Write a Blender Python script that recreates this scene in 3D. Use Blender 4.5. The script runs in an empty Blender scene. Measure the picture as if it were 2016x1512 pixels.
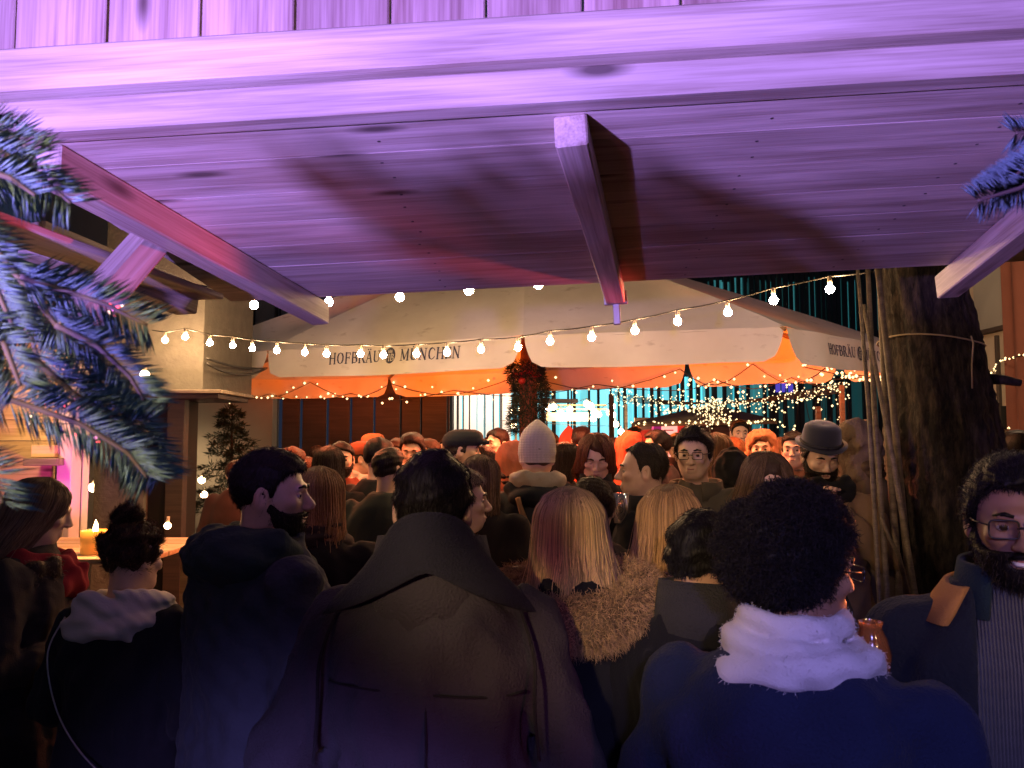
import bpy, bmesh, math, random
import numpy as np
from mathutils import Vector, Matrix

# ------------------------------------------------------------------ camera, world, light, exposure
sc = bpy.context.scene
C = sc.collection
RNG = random.Random(7)
F = 1600.0                      # focal length in photograph pixels (2016 wide)
CAM_Z = 1.72
HOR = 868.0                     # photograph row of the horizon
PITCH = math.atan((HOR - 756.0) / F)
cam_d = bpy.data.cameras.new('camera')
cam_d.sensor_fit = 'HORIZONTAL'; cam_d.angle = 2 * math.atan(1008.0 / F)
cam_d.clip_start = 0.05; cam_d.clip_end = 400
cam = bpy.data.objects.new('camera', cam_d); C.objects.link(cam)
cam.location = (0, 0, CAM_Z); cam.rotation_euler = (math.pi / 2 + PITCH, 0, 0)
sc.camera = cam
cam_d.dof.use_dof = True; cam_d.dof.focus_distance = 4.5; cam_d.dof.aperture_fstop = 13.0

w = bpy.data.worlds.new('World'); sc.world = w; w.use_nodes = True
wn = w.node_tree.nodes; wl = w.node_tree.links
bg = wn['Background']
bg.inputs[0].default_value = (0.30, 0.42, 0.80, 1); bg.inputs[1].default_value = 0.045      # night sky over a lit town

sc.view_settings.view_transform = 'Standard'; sc.view_settings.look = 'None'
sc.view_settings.exposure = 0.0; sc.view_settings.gamma = 1.0
sc.view_settings.use_curve_mapping = False
sc.cycles.use_denoising = True
sc.cycles.max_bounces = 6; sc.cycles.diffuse_bounces = 3; sc.cycles.glossy_bounces = 2
sc.cycles.transmission_bounces = 4; sc.cycles.transparent_max_bounces = 6
sc.cycles.sample_clamp_indirect = 4.0
sc.cycles.caustics_reflective = False; sc.cycles.caustics_refractive = False
sc.cycles.use_light_tree = True

def lamp(name, kind, loc, color, power, radius=0.05, aim=None, size=None, blend=0.5):
    d = bpy.data.lights.new(name, kind); d.color = color; d.energy = power
    if kind in ('POINT', 'SPOT'): d.shadow_soft_size = radius
    o = bpy.data.objects.new(name, d); C.objects.link(o); o.location = loc
    if kind == 'SPOT':
        d.spot_size = math.radians(size); d.spot_blend = blend
    if kind == 'AREA':
        d.shape = 'DISK'; d.size = radius * 2
    if aim is not None:
        o.rotation_euler = (Vector(aim) - Vector(loc)).to_track_quat('-Z', 'Y').to_euler()
    return o

WARM = (1.0, 0.62, 0.32)
VIOLET = (0.385, 0.235, 1.0)
HEAT = (1.0, 0.16, 0.05)
LAMP_V = (-1.08, -0.30, 1.72)
# coloured stage lamp of the stall, low behind the shoulder of the photographer, thrown up at the hatch
lamp('violet_stage_lamp', 'SPOT', LAMP_V, VIOLET, 900, 0.03, (0.25, 1.70, 2.35), 108, 0.8)
lamp('violet_fill_scarf', 'SPOT', (0.15, -0.35, 1.95), (0.36, 0.30, 1.0), 90, 0.05, (0.62, 1.44, 1.22), 38, 1.0)  # extra spot added to put violet light on the white scarf
lamp('stall_work_lamp', 'SPOT', (-0.75, -0.45, 2.02), (1.0, 0.68, 0.36), 230, 0.06, (0.36, 2.3, 1.56), 29, 1.0)
lamp('warm_face_fill', 'SPOT', (1.3, -0.4, 1.9), (1.0, 0.62, 0.34), 60, 0.06, (0.92, 1.46, 1.6), 26, 1.0)  # warm fill spot added for the smiling face at the edge
lamp('violet_fill_fir', 'SPOT', (0.35, -0.25, 1.55), (0.24, 0.36, 1.0), 14, 0.05, (-0.5, 0.68, 1.82), 62, 0.7)  # extra spot added to light the fir needles blue
lamp('violet_fill_coats', 'SPOT', (-0.25, -0.45, 1.25), (0.42, 0.30, 1.0), 260, 0.08, (-0.42, 1.9, 0.46), 41, 0.9)  # fill spot added to lift the dark coat backs
lamp('magenta_fill_coat', 'SPOT', (0.75, 0.1, 1.0), (1.0, 0.10, 0.35), 14, 0.06, (0.02, 1.6, 1.12), 30, 1.0)  # fill spot added for a magenta streak on the wool coat
lamp('magenta_stage_lamp', 'SPOT', (-0.9, -0.5, 1.85), (0.9, 0.2, 0.6), 22, 0.06, (0.0, 1.4, 2.6), 80, 0.9)
# added red spot, then infrared patio heaters among the crowd
lamp('red_batten_fill', 'SPOT', (1.25, 3.7, 2.05), (1.0, 0.06, 0.06), 230, 0.06, (-0.66, 2.0, 2.17), 20, 0.6)  # narrow spot added to redden the left batten, not a heater
lamp('heater_glow_low', 'SPOT', (1.5, 2.3, 1.42), (1.0, 0.22, 0.07), 60, 0.10, (0.70, 1.42, 1.52), 50, 0.6)
lamp('heater_glow_middle', 'SPOT', (0.45, 6.3, 2.45), (1.0, 0.15, 0.05), 460, 0.12, (0.45, 6.3, 0), 156, 0.35)
lamp('heater_glow_left', 'SPOT', (-1.5, 5.6, 2.45), (1.0, 0.20, 0.07), 130, 0.12, (-1.5, 5.6, 0), 156, 0.35)
lamp('heater_glow_right', 'SPOT', (2.2, 5.4, 2.45), (1.0, 0.24, 0.09), 55, 0.12, (2.2, 5.4, 0), 156, 0.35)
lamp('heater_glow_far', 'SPOT', (1.6, 9.4, 2.3), (1.0, 0.16, 0.03), 120, 0.12, (1.6, 9.4, 0), 156, 0.35)
lamp('parasol_uplight_a', 'SPOT', (2.2, 8.9, 2.1), (1.0, 0.15, 0.012), 680, 0.10, (2.9, 10.3, 3.6), 110, 0.4)
lamp('heater_glow_side', 'SPOT', (-1.9, 8.4, 2.35), (1.0, 0.16, 0.03), 60, 0.12, (-1.9, 8.4, 0), 156, 0.35)
lamp('parasol_uplight_b', 'SPOT', (-1.6, 10.8, 2.1), (1.0, 0.15, 0.012), 1050, 0.10, (-1.9, 12.7, 4.2), 110, 0.4)

# ------------------------------------------------------------------ helpers
def ray(px, py):
    x = (px - 1008.0) / F; y = (756.0 - py) / F
    cp, sp = math.cos(PITCH), math.sin(PITCH)
    return Vector((x, cp - y * sp, sp + y * cp))
CAMP = Vector((0, 0, CAM_Z))
def at(px, py, Y):
    d = ray(px, py)
    return CAMP + d * (Y / d.y)

def tag(o, label=None, cat=None, group=None, kind=None):
    if label: o['label'] = label
    if cat: o['category'] = cat
    if group: o['group'] = group
    if kind: o['kind'] = kind
    return o
def empty(name, loc=(0, 0, 0), rz=0.0, label=None, cat=None, group=None, parent=None):
    o = bpy.data.objects.new(name, None); C.objects.link(o)
    o.location = loc; o.rotation_euler = (0, 0, rz); o.empty_display_size = 0.1
    if parent: o.parent = parent
    return tag(o, label, cat, group)
def link(name, me, parent=None, M=None, mat=None):
    o = bpy.data.objects.new(name, me); C.objects.link(o)
    if mat is not None and me is not None and len(me.materials) == 0: me.materials.append(mat)
    if parent: o.parent = parent
    if M is not None: o.matrix_local = M
    return o
def mesh_np(name, V, Fq, smooth=True):
    V = np.asarray(V, np.float32).reshape(-1, 3); Fq = np.asarray(Fq, np.int32)
    me = bpy.data.meshes.new(name); k = Fq.shape[1]
    me.vertices.add(len(V)); me.vertices.foreach_set('co', V.ravel())
    me.loops.add(Fq.size); me.loops.foreach_set('vertex_index', Fq.ravel())
    me.polygons.add(len(Fq)); me.polygons.foreach_set('loop_start', np.arange(0, Fq.size, k, dtype=np.int32))
    me.polygons.foreach_set('loop_total', np.full(len(Fq), k, np.int32))
    if smooth: me.polygons.foreach_set('use_smooth', np.ones(len(Fq), bool))
    me.update(calc_edges=True); me.validate()
    return me
def mesh_py(name, V, Fs, smooth=False):
    me = bpy.data.meshes.new(name); me.from_pydata([tuple(v) for v in V], [], [tuple(f) for f in Fs])
    if smooth: me.polygons.foreach_set('use_smooth', np.ones(len(me.polygons), bool))
    me.update(); return me
def axes(o, ex, ey, ez):
    return Matrix(((ex[0], ey[0], ez[0], o[0]), (ex[1], ey[1], ez[1], o[1]), (ex[2], ey[2], ez[2], o[2]), (0, 0, 0, 1)))
_bc = {}
def box_me(sx, sy, sz, bev=0.004):
    key = (round(sx, 3), round(sy, 3), round(sz, 3), bev)
    if key in _bc: return _bc[key].copy()
    bm = bmesh.new(); bmesh.ops.create_cube(bm, size=1.0)
    bmesh.ops.scale(bm, vec=(sx, sy, sz), verts=bm.verts)
    if bev: bmesh.ops.bevel(bm, geom=bm.edges[:], offset=bev, segments=1, affect='EDGES')
    me = bpy.data.meshes.new('box'); bm.to_mesh(me); bm.free(); _bc[key] = me
    return me.copy()
def box(name, c, s, mat, parent=None, rz=0.0, bev=0.004, M=None):
    me = box_me(s[0], s[1], s[2], bev)
    if M is None: M = Matrix.Translation(c) @ Matrix.Rotation(rz, 4, 'Z')
    return link(name, me, parent, M, mat)
def tube_np(P, R, n=8, cap=True):
    P = np.asarray(P, float); m = len(P); R = np.broadcast_to(np.asarray(R, float), (m,))
    T = np.gradient(P, axis=0); T /= np.linalg.norm(T, axis=1)[:, None] + 1e-9
    up = np.array([0.0, 0, 1.0]) if abs(T[:, 2]).mean() < 0.9 else np.array([1.0, 0, 0])
    A = np.cross(T, up); A /= np.linalg.norm(A, axis=1)[:, None] + 1e-9
    B = np.cross(T, A)
    th = np.linspace(0, 2 * np.pi, n, endpoint=False)
    V = P[:, None] + R[:, None, None] * (np.cos(th)[None, :, None] * A[:, None] + np.sin(th)[None, :, None] * B[:, None])
    V = V.reshape(-1, 3); Fs = []
    for i in range(m - 1):
        for j in range(n):
            a = i * n + j; b = i * n + (j + 1) % n
            Fs.append((a, a + n, b + n, b))
    Fs = [tuple(f) for f in Fs]
    if cap:
        Fs.append(tuple(range(n))); Fs.append(tuple(reversed(range((m - 1) * n, m * n))))
    return V, Fs
def tube(name, P, R, mat, parent=None, n=8, M=None):
    V, Fs = tube_np(P, R, n)
    return link(name, mesh_py(name, V, Fs, True), parent, M, mat)
def crom(P, n=6):
    P = [Vector(p) for p in P]; Q = [P[0]] + P + [P[-1]]; out = []
    for i in range(1, len(Q) - 2):
        p0, p1, p2, p3 = Q[i - 1], Q[i], Q[i + 1], Q[i + 2]
        for k in range(n):
            t = k / n; out.append(.5 * ((2 * p1) + (p2 - p0) * t + (2 * p0 - 5 * p1 + 4 * p2 - p3) * t * t + (3 * p1 - p0 - 3 * p2 + p3) * t ** 3))
    out.append(P[-1]); return out
def catenary(a, b, sag, n):
    a = Vector(a); b = Vector(b); out = []
    for i in range(n):
        t = i / (n - 1); p = a.lerp(b, t); p.z -= sag * 4 * t * (1 - t); out.append(p)
    return out
def ico(r, sub=1):
    bm = bmesh.new(); bmesh.ops.create_icosphere(bm, subdivisions=sub, radius=r)
    me = bpy.data.meshes.new('ball'); bm.to_mesh(me); bm.free()
    me.polygons.foreach_set('use_smooth', np.ones(len(me.polygons), bool))
    return me

# ------------------------------------------------------------------ materials
def nodes(m):
    m.use_nodes = True; nt = m.node_tree
    return nt, nt.nodes, nt.links, nt.nodes['Principled BSDF']
def mat_plain(name, col, rough=0.7, metal=0.0, noise=0.0, scale=30.0, bump=0.0, bscale=120.0, sheen=0.0):
    m = bpy.data.materials.new(name); nt, N, L, B = nodes(m)
    B.inputs['Base Color'].default_value = (*col, 1); B.inputs['Roughness'].default_value = rough
    B.inputs['Metallic'].default_value = metal
    if sheen:
        B.inputs['Sheen Weight'].default_value = sheen; B.inputs['Sheen Roughness'].default_value = 0.5
    tc = N.new('ShaderNodeTexCoord')
    if noise:
        nz = N.new('ShaderNodeTexNoise'); nz.inputs['Scale'].default_value = scale; nz.inputs['Detail'].default_value = 4
        L.new(tc.outputs['Object'], nz.inputs['Vector'])
        mx = N.new('ShaderNodeMix'); mx.data_type = 'RGBA'
        mx.inputs['A'].default_value = (*[c * (1 - noise) for c in col], 1)
        mx.inputs['B'].default_value = (*[min(1, c * (1 + noise)) for c in col], 1)
        L.new(nz.outputs[0], mx.inputs['Factor']); L.new(mx.outputs['Result'], B.inputs['Base Color'])
    if bump:
        nb = N.new('ShaderNodeTexNoise'); nb.inputs['Scale'].default_value = bscale; nb.inputs['Detail'].default_value = 5
        L.new(tc.outputs['Object'], nb.inputs['Vector'])
        bp = N.new('ShaderNodeBump'); bp.inputs['Strength'].default_value = bump; bp.inputs['Distance'].default_value = 0.01
        L.new(nb.outputs[0], bp.inputs['Height']); L.new(bp.outputs[0], B.inputs['Normal'])
    return m
def mat_emit(name, col, strength, sample=True):
    m = bpy.data.materials.new(name); nt, N, L, B = nodes(m)
    B.inputs['Base Color'].default_value = (*[min(1, c) for c in col], 1)
    B.inputs['Emission Color'].default_value = (*col, 1); B.inputs['Emission Strength'].default_value = strength
    if not sample: m.cycles.emission_sampling = 'NONE'
    return m
def mat_wood(name, light, dark, grain=1.0, knots=True, rough=0.62):
    """pine: grain runs along the local X axis of the piece"""
    m = bpy.data.materials.new(name); nt, N, L, B = nodes(m)
    B.inputs['Roughness'].default_value = rough
    tc = N.new('ShaderNodeTexCoord'); oi = N.new('ShaderNodeObjectInfo')
    off = N.new('ShaderNodeVectorMath'); off.operation = 'MULTIPLY_ADD'
    cmb = N.new('ShaderNodeCombineXYZ')
    for k in range(3): L.new(oi.outputs['Random'], cmb.inputs[k])
    L.new(cmb.outputs[0], off.inputs[0]); off.inputs[1].default_value = (37, 11, 23)
    L.new(tc.outputs['Object'], off.inputs[2])
    mp = N.new('ShaderNodeMapping'); mp.inputs['Scale'].default_value = (0.9, 16, 16)
    L.new(off.outputs[0], mp.inputs[0])
    n1 = N.new('ShaderNodeTexNoise'); n1.inputs['Scale'].default_value = 1.6 * grain; n1.inputs['Detail'].default_value = 5
    n1.inputs['Distortion'].default_value = 0.6
    L.new(mp.outputs[0], n1.inputs['Vector'])
    mp2 = N.new('ShaderNodeMapping'); mp2.inputs['Scale'].default_value = (3, 130, 130)
    L.new(off.outputs[0], mp2.inputs[0])
    n2 = N.new('ShaderNodeTexNoise'); n2.inputs['Scale'].default_value = 1.5 * grain; n2.inputs['Detail'].default_value = 3
    L.new(mp2.outputs[0], n2.inputs['Vector'])
    ad = N.new('ShaderNodeMath'); ad.operation = 'MULTIPLY_ADD'
    L.new(n2.outputs[0], ad.inputs[0]); ad.inputs[1].default_value = 0.55; L.new(n1.outputs[0], ad.inputs[2])
    cr = N.new('ShaderNodeValToRGB'); e = cr.color_ramp.elements
    e[0].position = 0.56; e[0].color = (*dark, 1); e[1].position = 0.92; e[1].color = (*light, 1)
    L.new(ad.outputs[0], cr.inputs[0]); colr = cr.outputs[0]
    if knots:
        mp3 = N.new('ShaderNodeMapping'); mp3.inputs['Scale'].default_value = (1.3, 4.4, 4.4)
        L.new(off.outputs[0], mp3.inputs[0])
        vo = N.new('ShaderNodeTexVoronoi'); vo.inputs['Scale'].default_value = 1.4; vo.inputs['Randomness'].default_value = 1.0
        L.new(mp3.outputs[0], vo.inputs['Vector'])
        kr = N.new('ShaderNodeValToRGB'); k = kr.color_ramp.elements
        k[0].position = 0.05; k[0].color = (1, 1, 1, 1); k[1].position = 0.14; k[1].color = (0, 0, 0, 1)
        L.new(vo.outputs['Distance'], kr.inputs[0])
        km = N.new('ShaderNodeMix'); km.data_type = 'RGBA'; L.new(kr.outputs[0], km.inputs['Factor'])
        L.new(colr, km.inputs['A']); km.inputs['B'].default_value = (*[c * 0.35 for c in dark], 1); colr = km.outputs['Result']
    mp4 = N.new('ShaderNodeMapping'); mp4.inputs['Scale'].default_value = (1.4, 5.0, 5.0); L.new(off.outputs[0], mp4.inputs[0])
    n4 = N.new('ShaderNodeTexNoise'); n4.inputs['Scale'].default_value = 1.0; n4.inputs['Detail'].default_value = 7; L.new(mp4.outputs[0], n4.inputs['Vector'])
    r4 = N.new('ShaderNodeValToRGB'); r4.color_ramp.elements[0].position = .34; r4.color_ramp.elements[0].color = (.5, .48, .47, 1); r4.color_ramp.elements[1].position = .58; r4.color_ramp.elements[1].color = (1, 1, 1, 1); L.new(n4.outputs[0], r4.inputs[0])
    m4 = N.new('ShaderNodeMix'); m4.data_type = 'RGBA'; m4.blend_type = 'MULTIPLY'; m4.inputs['Factor'].default_value = .5; L.new(colr, m4.inputs['A']); L.new(r4.outputs[0], m4.inputs['B']); colr = m4.outputs['Result']
    hv = N.new('ShaderNodeHueSaturation'); L.new(colr, hv.inputs['Color'])
    mr = N.new('ShaderNodeMapRange'); mr.inputs['To Min'].default_value = 0.82; mr.inputs['To Max'].default_value = 1.12
    L.new(oi.outputs['Random'], mr.inputs[0]); L.new(mr.outputs[0], hv.inputs['Value'])
    L.new(hv.outputs[0], B.inputs['Base Color'])
    bp = N.new('ShaderNodeBump'); bp.inputs['Strength'].default_value = 0.35; bp.inputs['Distance'].default_value = 0.004
    L.new(ad.outputs[0], bp.inputs['Height']); L.new(bp.outputs[0], B.inputs['Normal'])
    return m
PINE = mat_wood('pine', (0.64, 0.55, 0.46), (0.36, 0.28, 0.22))
PINE_B = mat_wood('pine_boards', (0.56, 0.42, 0.36), (0.26, 0.16, 0.13), grain=0.8)
PINE_WARM = mat_wood('pine_hut', (0.72, 0.50, 0.28), (0.45, 0.28, 0.13))
BROWN = mat_wood('stained_boards', (0.055, 0.034, 0.028), (0.032, 0.02, 0.017), knots=False)
GREYWOOD = mat_wood('weathered_wood', (0.34, 0.26, 0.19), (0.16, 0.12, 0.085))
POLE = mat_wood('pole_wood', (0.26, 0.19, 0.125), (0.11, 0.08, 0.05), knots=False)
STEEL = mat_plain('galvanised_steel', (0.45, 0.44, 0.46), 0.38, 0.85)
WIRE = mat_plain('black_cable', (0.02, 0.018, 0.016), 0.5)
BULB = mat_emit('bulb_glass', (1.0, 0.60, 0.28), 560.0)
BULB_OVER = mat_emit('bulb_glass_overhead', (1.0, 0.70, 0.42), 62.0)
BULB_FAR = mat_emit('bulb_glass_far', (1.0, 0.72, 0.42), 30.0, False)
LED = mat_emit('led_warm', (1.0, 0.74, 0.36), 2.6, False)
LEDG = mat_emit('led_cool', (1.0, 0.90, 0.50), 1.9, False)
PLASTER = mat_plain('plaster', (0.30, 0.285, 0.25), 0.9, noise=0.22, scale=1.6, bump=0.5, bscale=14)
PLASTER_R = mat_plain('rough_plaster', (0.17, 0.155, 0.13), 0.9, noise=0.3, scale=9, bump=1.0, bscale=26)
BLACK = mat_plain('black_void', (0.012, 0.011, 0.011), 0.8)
CANVAS = bpy.data.materials.new('canvas'); nt, N, L, B = nodes(CANVAS)
B.inputs['Roughness'].default_value = 0.85
tc = N.new('ShaderNodeTexCoord'); n1 = N.new('ShaderNodeTexNoise'); n1.inputs['Scale'].default_value = 1.1; n1.inputs['Detail'].default_value = 6
L.new(tc.outputs['Object'], n1.inputs['Vector'])
cr = N.new('ShaderNodeValToRGB'); cr.color_ramp.elements[0].color = (0.62, 0.57, 0.50, 1); cr.color_ramp.elements[0].position = 0.3
cr.color_ramp.elements[1].color = (0.80, 0.76, 0.69, 1); cr.color_ramp.elements[1].position = 0.65
L.new(n1.outputs[0], cr.inputs[0])
mpc = N.new('ShaderNodeMapping'); mpc.inputs['Scale'].default_value = (2.6, 2.6, 6.5); L.new(tc.outputs['Object'], mpc.inputs[0])
n2 = N.new('ShaderNodeTexNoise'); n2.inputs['Scale'].default_value = 1.6; n2.inputs['Detail'].default_value = 7; L.new(mpc.outputs[0], n2.inputs['Vector'])
c2 = N.new('ShaderNodeValToRGB'); c2.color_ramp.elements[0].position = 0.63; c2.color_ramp.elements[0].color = (0, 0, 0, 1)
c2.color_ramp.elements[1].position = 0.73; c2.color_ramp.elements[1].color = (0.38, 0.38, 0.38, 1); L.new(n2.outputs[0], c2.inputs[0])
mx = N.new('ShaderNodeMix'); mx.data_type = 'RGBA'; L.new(c2.outputs[0], mx.inputs['Factor']); L.new(cr.outputs[0], mx.inputs['A'])
mx.inputs['B'].default_value = (0.22, 0.15, 0.1, 1); L.new(mx.outputs['Result'], B.inputs['Base Color'])
n3 = N.new('ShaderNodeTexNoise'); n3.inputs['Scale'].default_value = 2.4; n3.inputs['Detail'].default_value = 5; n3.inputs['Distortion'].default_value = .2; L.new(tc.outputs['Object'], n3.inputs['Vector'])
bpc = N.new('ShaderNodeBump'); bpc.inputs['Strength'].default_value = .4; bpc.inputs['Distance'].default_value = .02; L.new(n3.outputs[0], bpc.inputs['Height']); L.new(bpc.outputs[0], B.inputs['Normal'])
tr = N.new('ShaderNodeBsdfTranslucent'); L.new(mx.outputs['Result'], tr.inputs[0])
ms = N.new('ShaderNodeMixShader'); ms.inputs[0].default_value = 0.02
L.new(B.outputs[0], ms.inputs[1]); L.new(tr.outputs[0], ms.inputs[2]); L.new(ms.outputs[0], N['Material Output'].inputs[0])
INK = mat_plain('print_ink', (0.05, 0.055, 0.09), 0.8)
INK_W = mat_plain('print_white', (0.6, 0.56, 0.5), 0.8)
# ------------------------------------------------------------------ ground
ground = link('ground', mesh_py('ground', [(-60, -20, 0), (60, -20, 0), (60, 100, 0), (-60, 100, 0)], [(0, 1, 2, 3)]),
              mat=mat_plain('paving', (0.09, 0.08, 0.075), 0.75, noise=0.35, scale=3.0, bump=0.8, bscale=18))
tag(ground, kind='structure')

# ------------------------------------------------------------------ the stall the photograph is taken from
VP = ray(1324, 1000); fd = VP.normalized()                      # outward direction of the hatch, slightly down
rl = Vector((1, -0.045, 0.043)).normalized()                    # lateral, to the right; the propped hatch hangs slightly askew
fn = rl.cross(fd).normalized()                                  # hatch normal, up
fo = fn.cross(rl).normalized()                                  # outward across the planks
bs = fn.cross(fd).normalized()                                  # across a batten
rh = Vector((1, -0.045, 0.0)).normalized()
oh = Vector((0, 0, 1)).cross(rh).normalized()                   # horizontal outward
A0 = at(1122, 224, 1.62)                                        # where the middle batten begins, on the hatch's underside
stall = empty('market_stall', (A0.x, A0.y, 0), 0,
              'pine market stall with its serving hatch propped open overhead under violet light', 'market stall')
SB = Vector((A0.x, A0.y, 0))
def sm(M): return Matrix.Translation(-SB) @ M
def hatch(u, v, wn_): return A0 + rl * u + fo * v + fn * wn_
def hbat(u, v, wn_): return A0 + bs * -u + fd * v + fn * wn_
def hpix(px, py):                                               # ray hits the underside plane of the hatch
    d = ray(px, py); t = (A0 - CAMP).dot(fn) / d.dot(fn); p = CAMP + d * t - A0
    return p.dot(rl), p.dot(fo)
def hpixb(px, py):
    d = ray(px, py); t = (A0 - CAMP).dot(fn) / d.dot(fn); p = CAMP + d * t - A0
    return -p.dot(bs), p.dot(fd)
uL, vL = hpixb(618, 590); uR, vR = hpixb(1868, 536)
v0 = hpix(1160, 190)[1]; v1 = hpix(1205, 556)[1]; w1 = hpixb(1205, 560)[1]
uLe = hpix(480, 592)[0] - .05; uRe = hpix(2016, 480)[0] + .25
npl = 7; pw = (v1 - v0) / npl
for i in range(npl):
    L_ = uRe - uLe
    box('plank', None, (L_ + RNG.uniform(-.006, .006), pw - 0.0012, 0.022), PINE, stall, bev=0.0007,
        M=sm(axes(hatch((uLe + uRe) / 2, v0 + pw * (i + .5), 0.011 + RNG.uniform(-.0008, .0008)), rl, fo, fn)))
def batten(u, va, vb, wd=0.075, th=0.07, name='batten', tw=0.0):
    c = hbat(u, (va + vb) / 2, -th / 2 - 0.001)
    return box(name, None, (vb - va, wd, th), PINE, stall, bev=0.004, M=sm(axes(c, fd, bs, fn)))
batten(0.0, 0.0, w1 + 0.015, 0.068, 0.068)
batten(uL, -0.16, vL + 0.06, 0.068, 0.08)
batten(uR, 0.0, vR + 0.04, 0.075, 0.085)
NAIL = mat_plain('nail_head', (.12, .11, .11), .4, .8); nv, nf = tube_np([(0, 0, -.0015), (0, 0, .0), (0, 0, .0001)], [.004, .004, .001], 7); nail_me = mesh_py('nail', nv, nf); nail_me.materials.append(NAIL)
for i in range(npl):
    for uu in (uLe + .12, -.42, .43, .95, uRe - .3):
        for dv in (.28, .72):
            link('nail', nail_me, stall, sm(axes(hatch(uu + RNG.uniform(-.012, .012), v0 + pw * (i + dv), -.001), rl, -fo, -fn)))
# latch on the end of the middle batten
lt = box('latch_plate', None, (0.012, 0.085, 0.05), STEEL, stall, bev=0.002, M=sm(axes(hbat(0, w1 + 0.022, -0.045), fd, bs, fn)))
box('latch_tongue', None, (0.012, 0.026, 0.085), STEEL, stall, bev=0.003, M=sm(axes(hbat(0, w1 + 0.034, -0.10), fd, bs, fn)))
for s in (-1, 1):
    box('latch_bolt', None, (0.014, 0.014, 0.014), STEEL, stall, bev=0.004, M=sm(axes(hbat(s * 0.03, w1 + 0.033, -0.05), fd, bs, fn)))
# header beams and wall boards above the opening: a vertical plane in front of the hatch
Dw = hatch(0, v0, 0).dot(oh) - 0.02
def wpix(px, py, D):
    d = ray(px, py); t = (D - CAMP.dot(oh)) / d.dot(oh); return CAMP + d * t
def zl(p): return p.dot(rh), p.z - p.dot(rh) * 0.043
la, za = zl(wpix(1008, 204, Dw)); lb, zb = zl(wpix(1008, 131, Dw)); lc, zc = zl(wpix(1008, 42, Dw))
up = Vector((0, 0, 1))
def wbox(name, lm, z, sx, sz, D, th, mat, bev=0.004, vert=False):
    c = rh * lm + oh * D + up * (z + lm * 0.043)
    if vert: return box(name, None, (sz, th, sx), mat, stall, bev=bev, M=sm(axes(c, up, oh, rh)))
    rt_ = (rh + up * 0.043).normalized()
    return box(name, None, (sx, th, sz), mat, stall, bev=bev, M=sm(axes(c, rt_, oh, rt_.cross(oh))))
lmid = 0.1; wid = 3.6
wbox('header_beam', lmid, (za + zb - 0.006) / 2, wid, zb - za - 0.006, Dw + 0.03, 0.06, PINE)
wbox('header_beam', lmid, (zb + zc + 0.004) / 2, wid, zc - zb - 0.004, Dw + 0.018, 0.084, PINE)
bw = zl(wpix(388, 40, Dw + .05))[0] - zl(wpix(203, 40, Dw + .05))[0]
b0 = zl(wpix(203, 40, Dw + .05))[0]
for i in range(-5, 13):
    wbox('wall_board', b0 + bw * (i + .5), zc + 0.26, bw - 0.005, 0.56, Dw + 0.075 + RNG.uniform(-.002, .002), 0.02, PINE_B, 0.003, True)
# side braces and the side board at the open end of the hatch
def strut(name, a, b, wd, th, mat, par, upv=Vector((0, 0, 1))):
    a = Vector(a); b = Vector(b); e = (b - a); Ln = e.length; e.normalize()
    s = e.cross(upv).normalized(); n = s.cross(e)
    return box(name, None, (Ln, wd, th), mat, par, bev=0.004, M=Matrix.Translation(-SB) @ axes((a + b) / 2, e, s, n) if par is stall else axes((a + b) / 2, e, s, n))
strut('side_brace', at(300, 470, 2.15), at(150, 640, 1.95), 0.08, 0.075, PINE, stall)
strut('side_rail', at(60, 470, 2.2), at(372, 592, 2.75), 0.09, 0.1, PINE, stall)
strut('side_board', at(-80, 420, 1.72), at(400, 585, 2.72), 0.15, 0.02, PINE, stall)
strut('corner_post', at(-150, 300, 1.55), Vector((at(-150, 300, 1.55).x, 1.55, 0.02)), 0.1, 0.1, PINE, stall, Vector((0, 1, 0)))
cpz = (hatch(0, v0, 0) + rl * 1.62).z - .012
strut('corner_post', Vector((1.80, 1.33, cpz)), Vector((1.80, 1.33, 0.02)), 0.1, 0.1, PINE, stall, Vector((0, 1, 0)))

# added unseen plate at the violet stage lamp: keeps its beam off the crowd
bd = empty('stage_lamp_housing', (LAMP_V[0], LAMP_V[1], LAMP_V[2] - .18), 0, 'unseen black stage lamp housing with a plate added to block its low beam', 'stage lamp')
ad_ = Vector((1.17, 2.02, 0)).normalized(); sd_ = Vector((ad_.y, -ad_.x, 0))
box('added_beam_plate', None, (0.5, 0.006, 0.2), BLACK, bd, bev=.001, M=axes(ad_ * .17 + Vector((0, 0, .18 + .17 * math.tan(math.radians(5)) - .1)), sd_, ad_, Vector((0, 0, 1))))
box('housing', (0, 0, .05), (.16, .16, .12), BLACK, bd)
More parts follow.
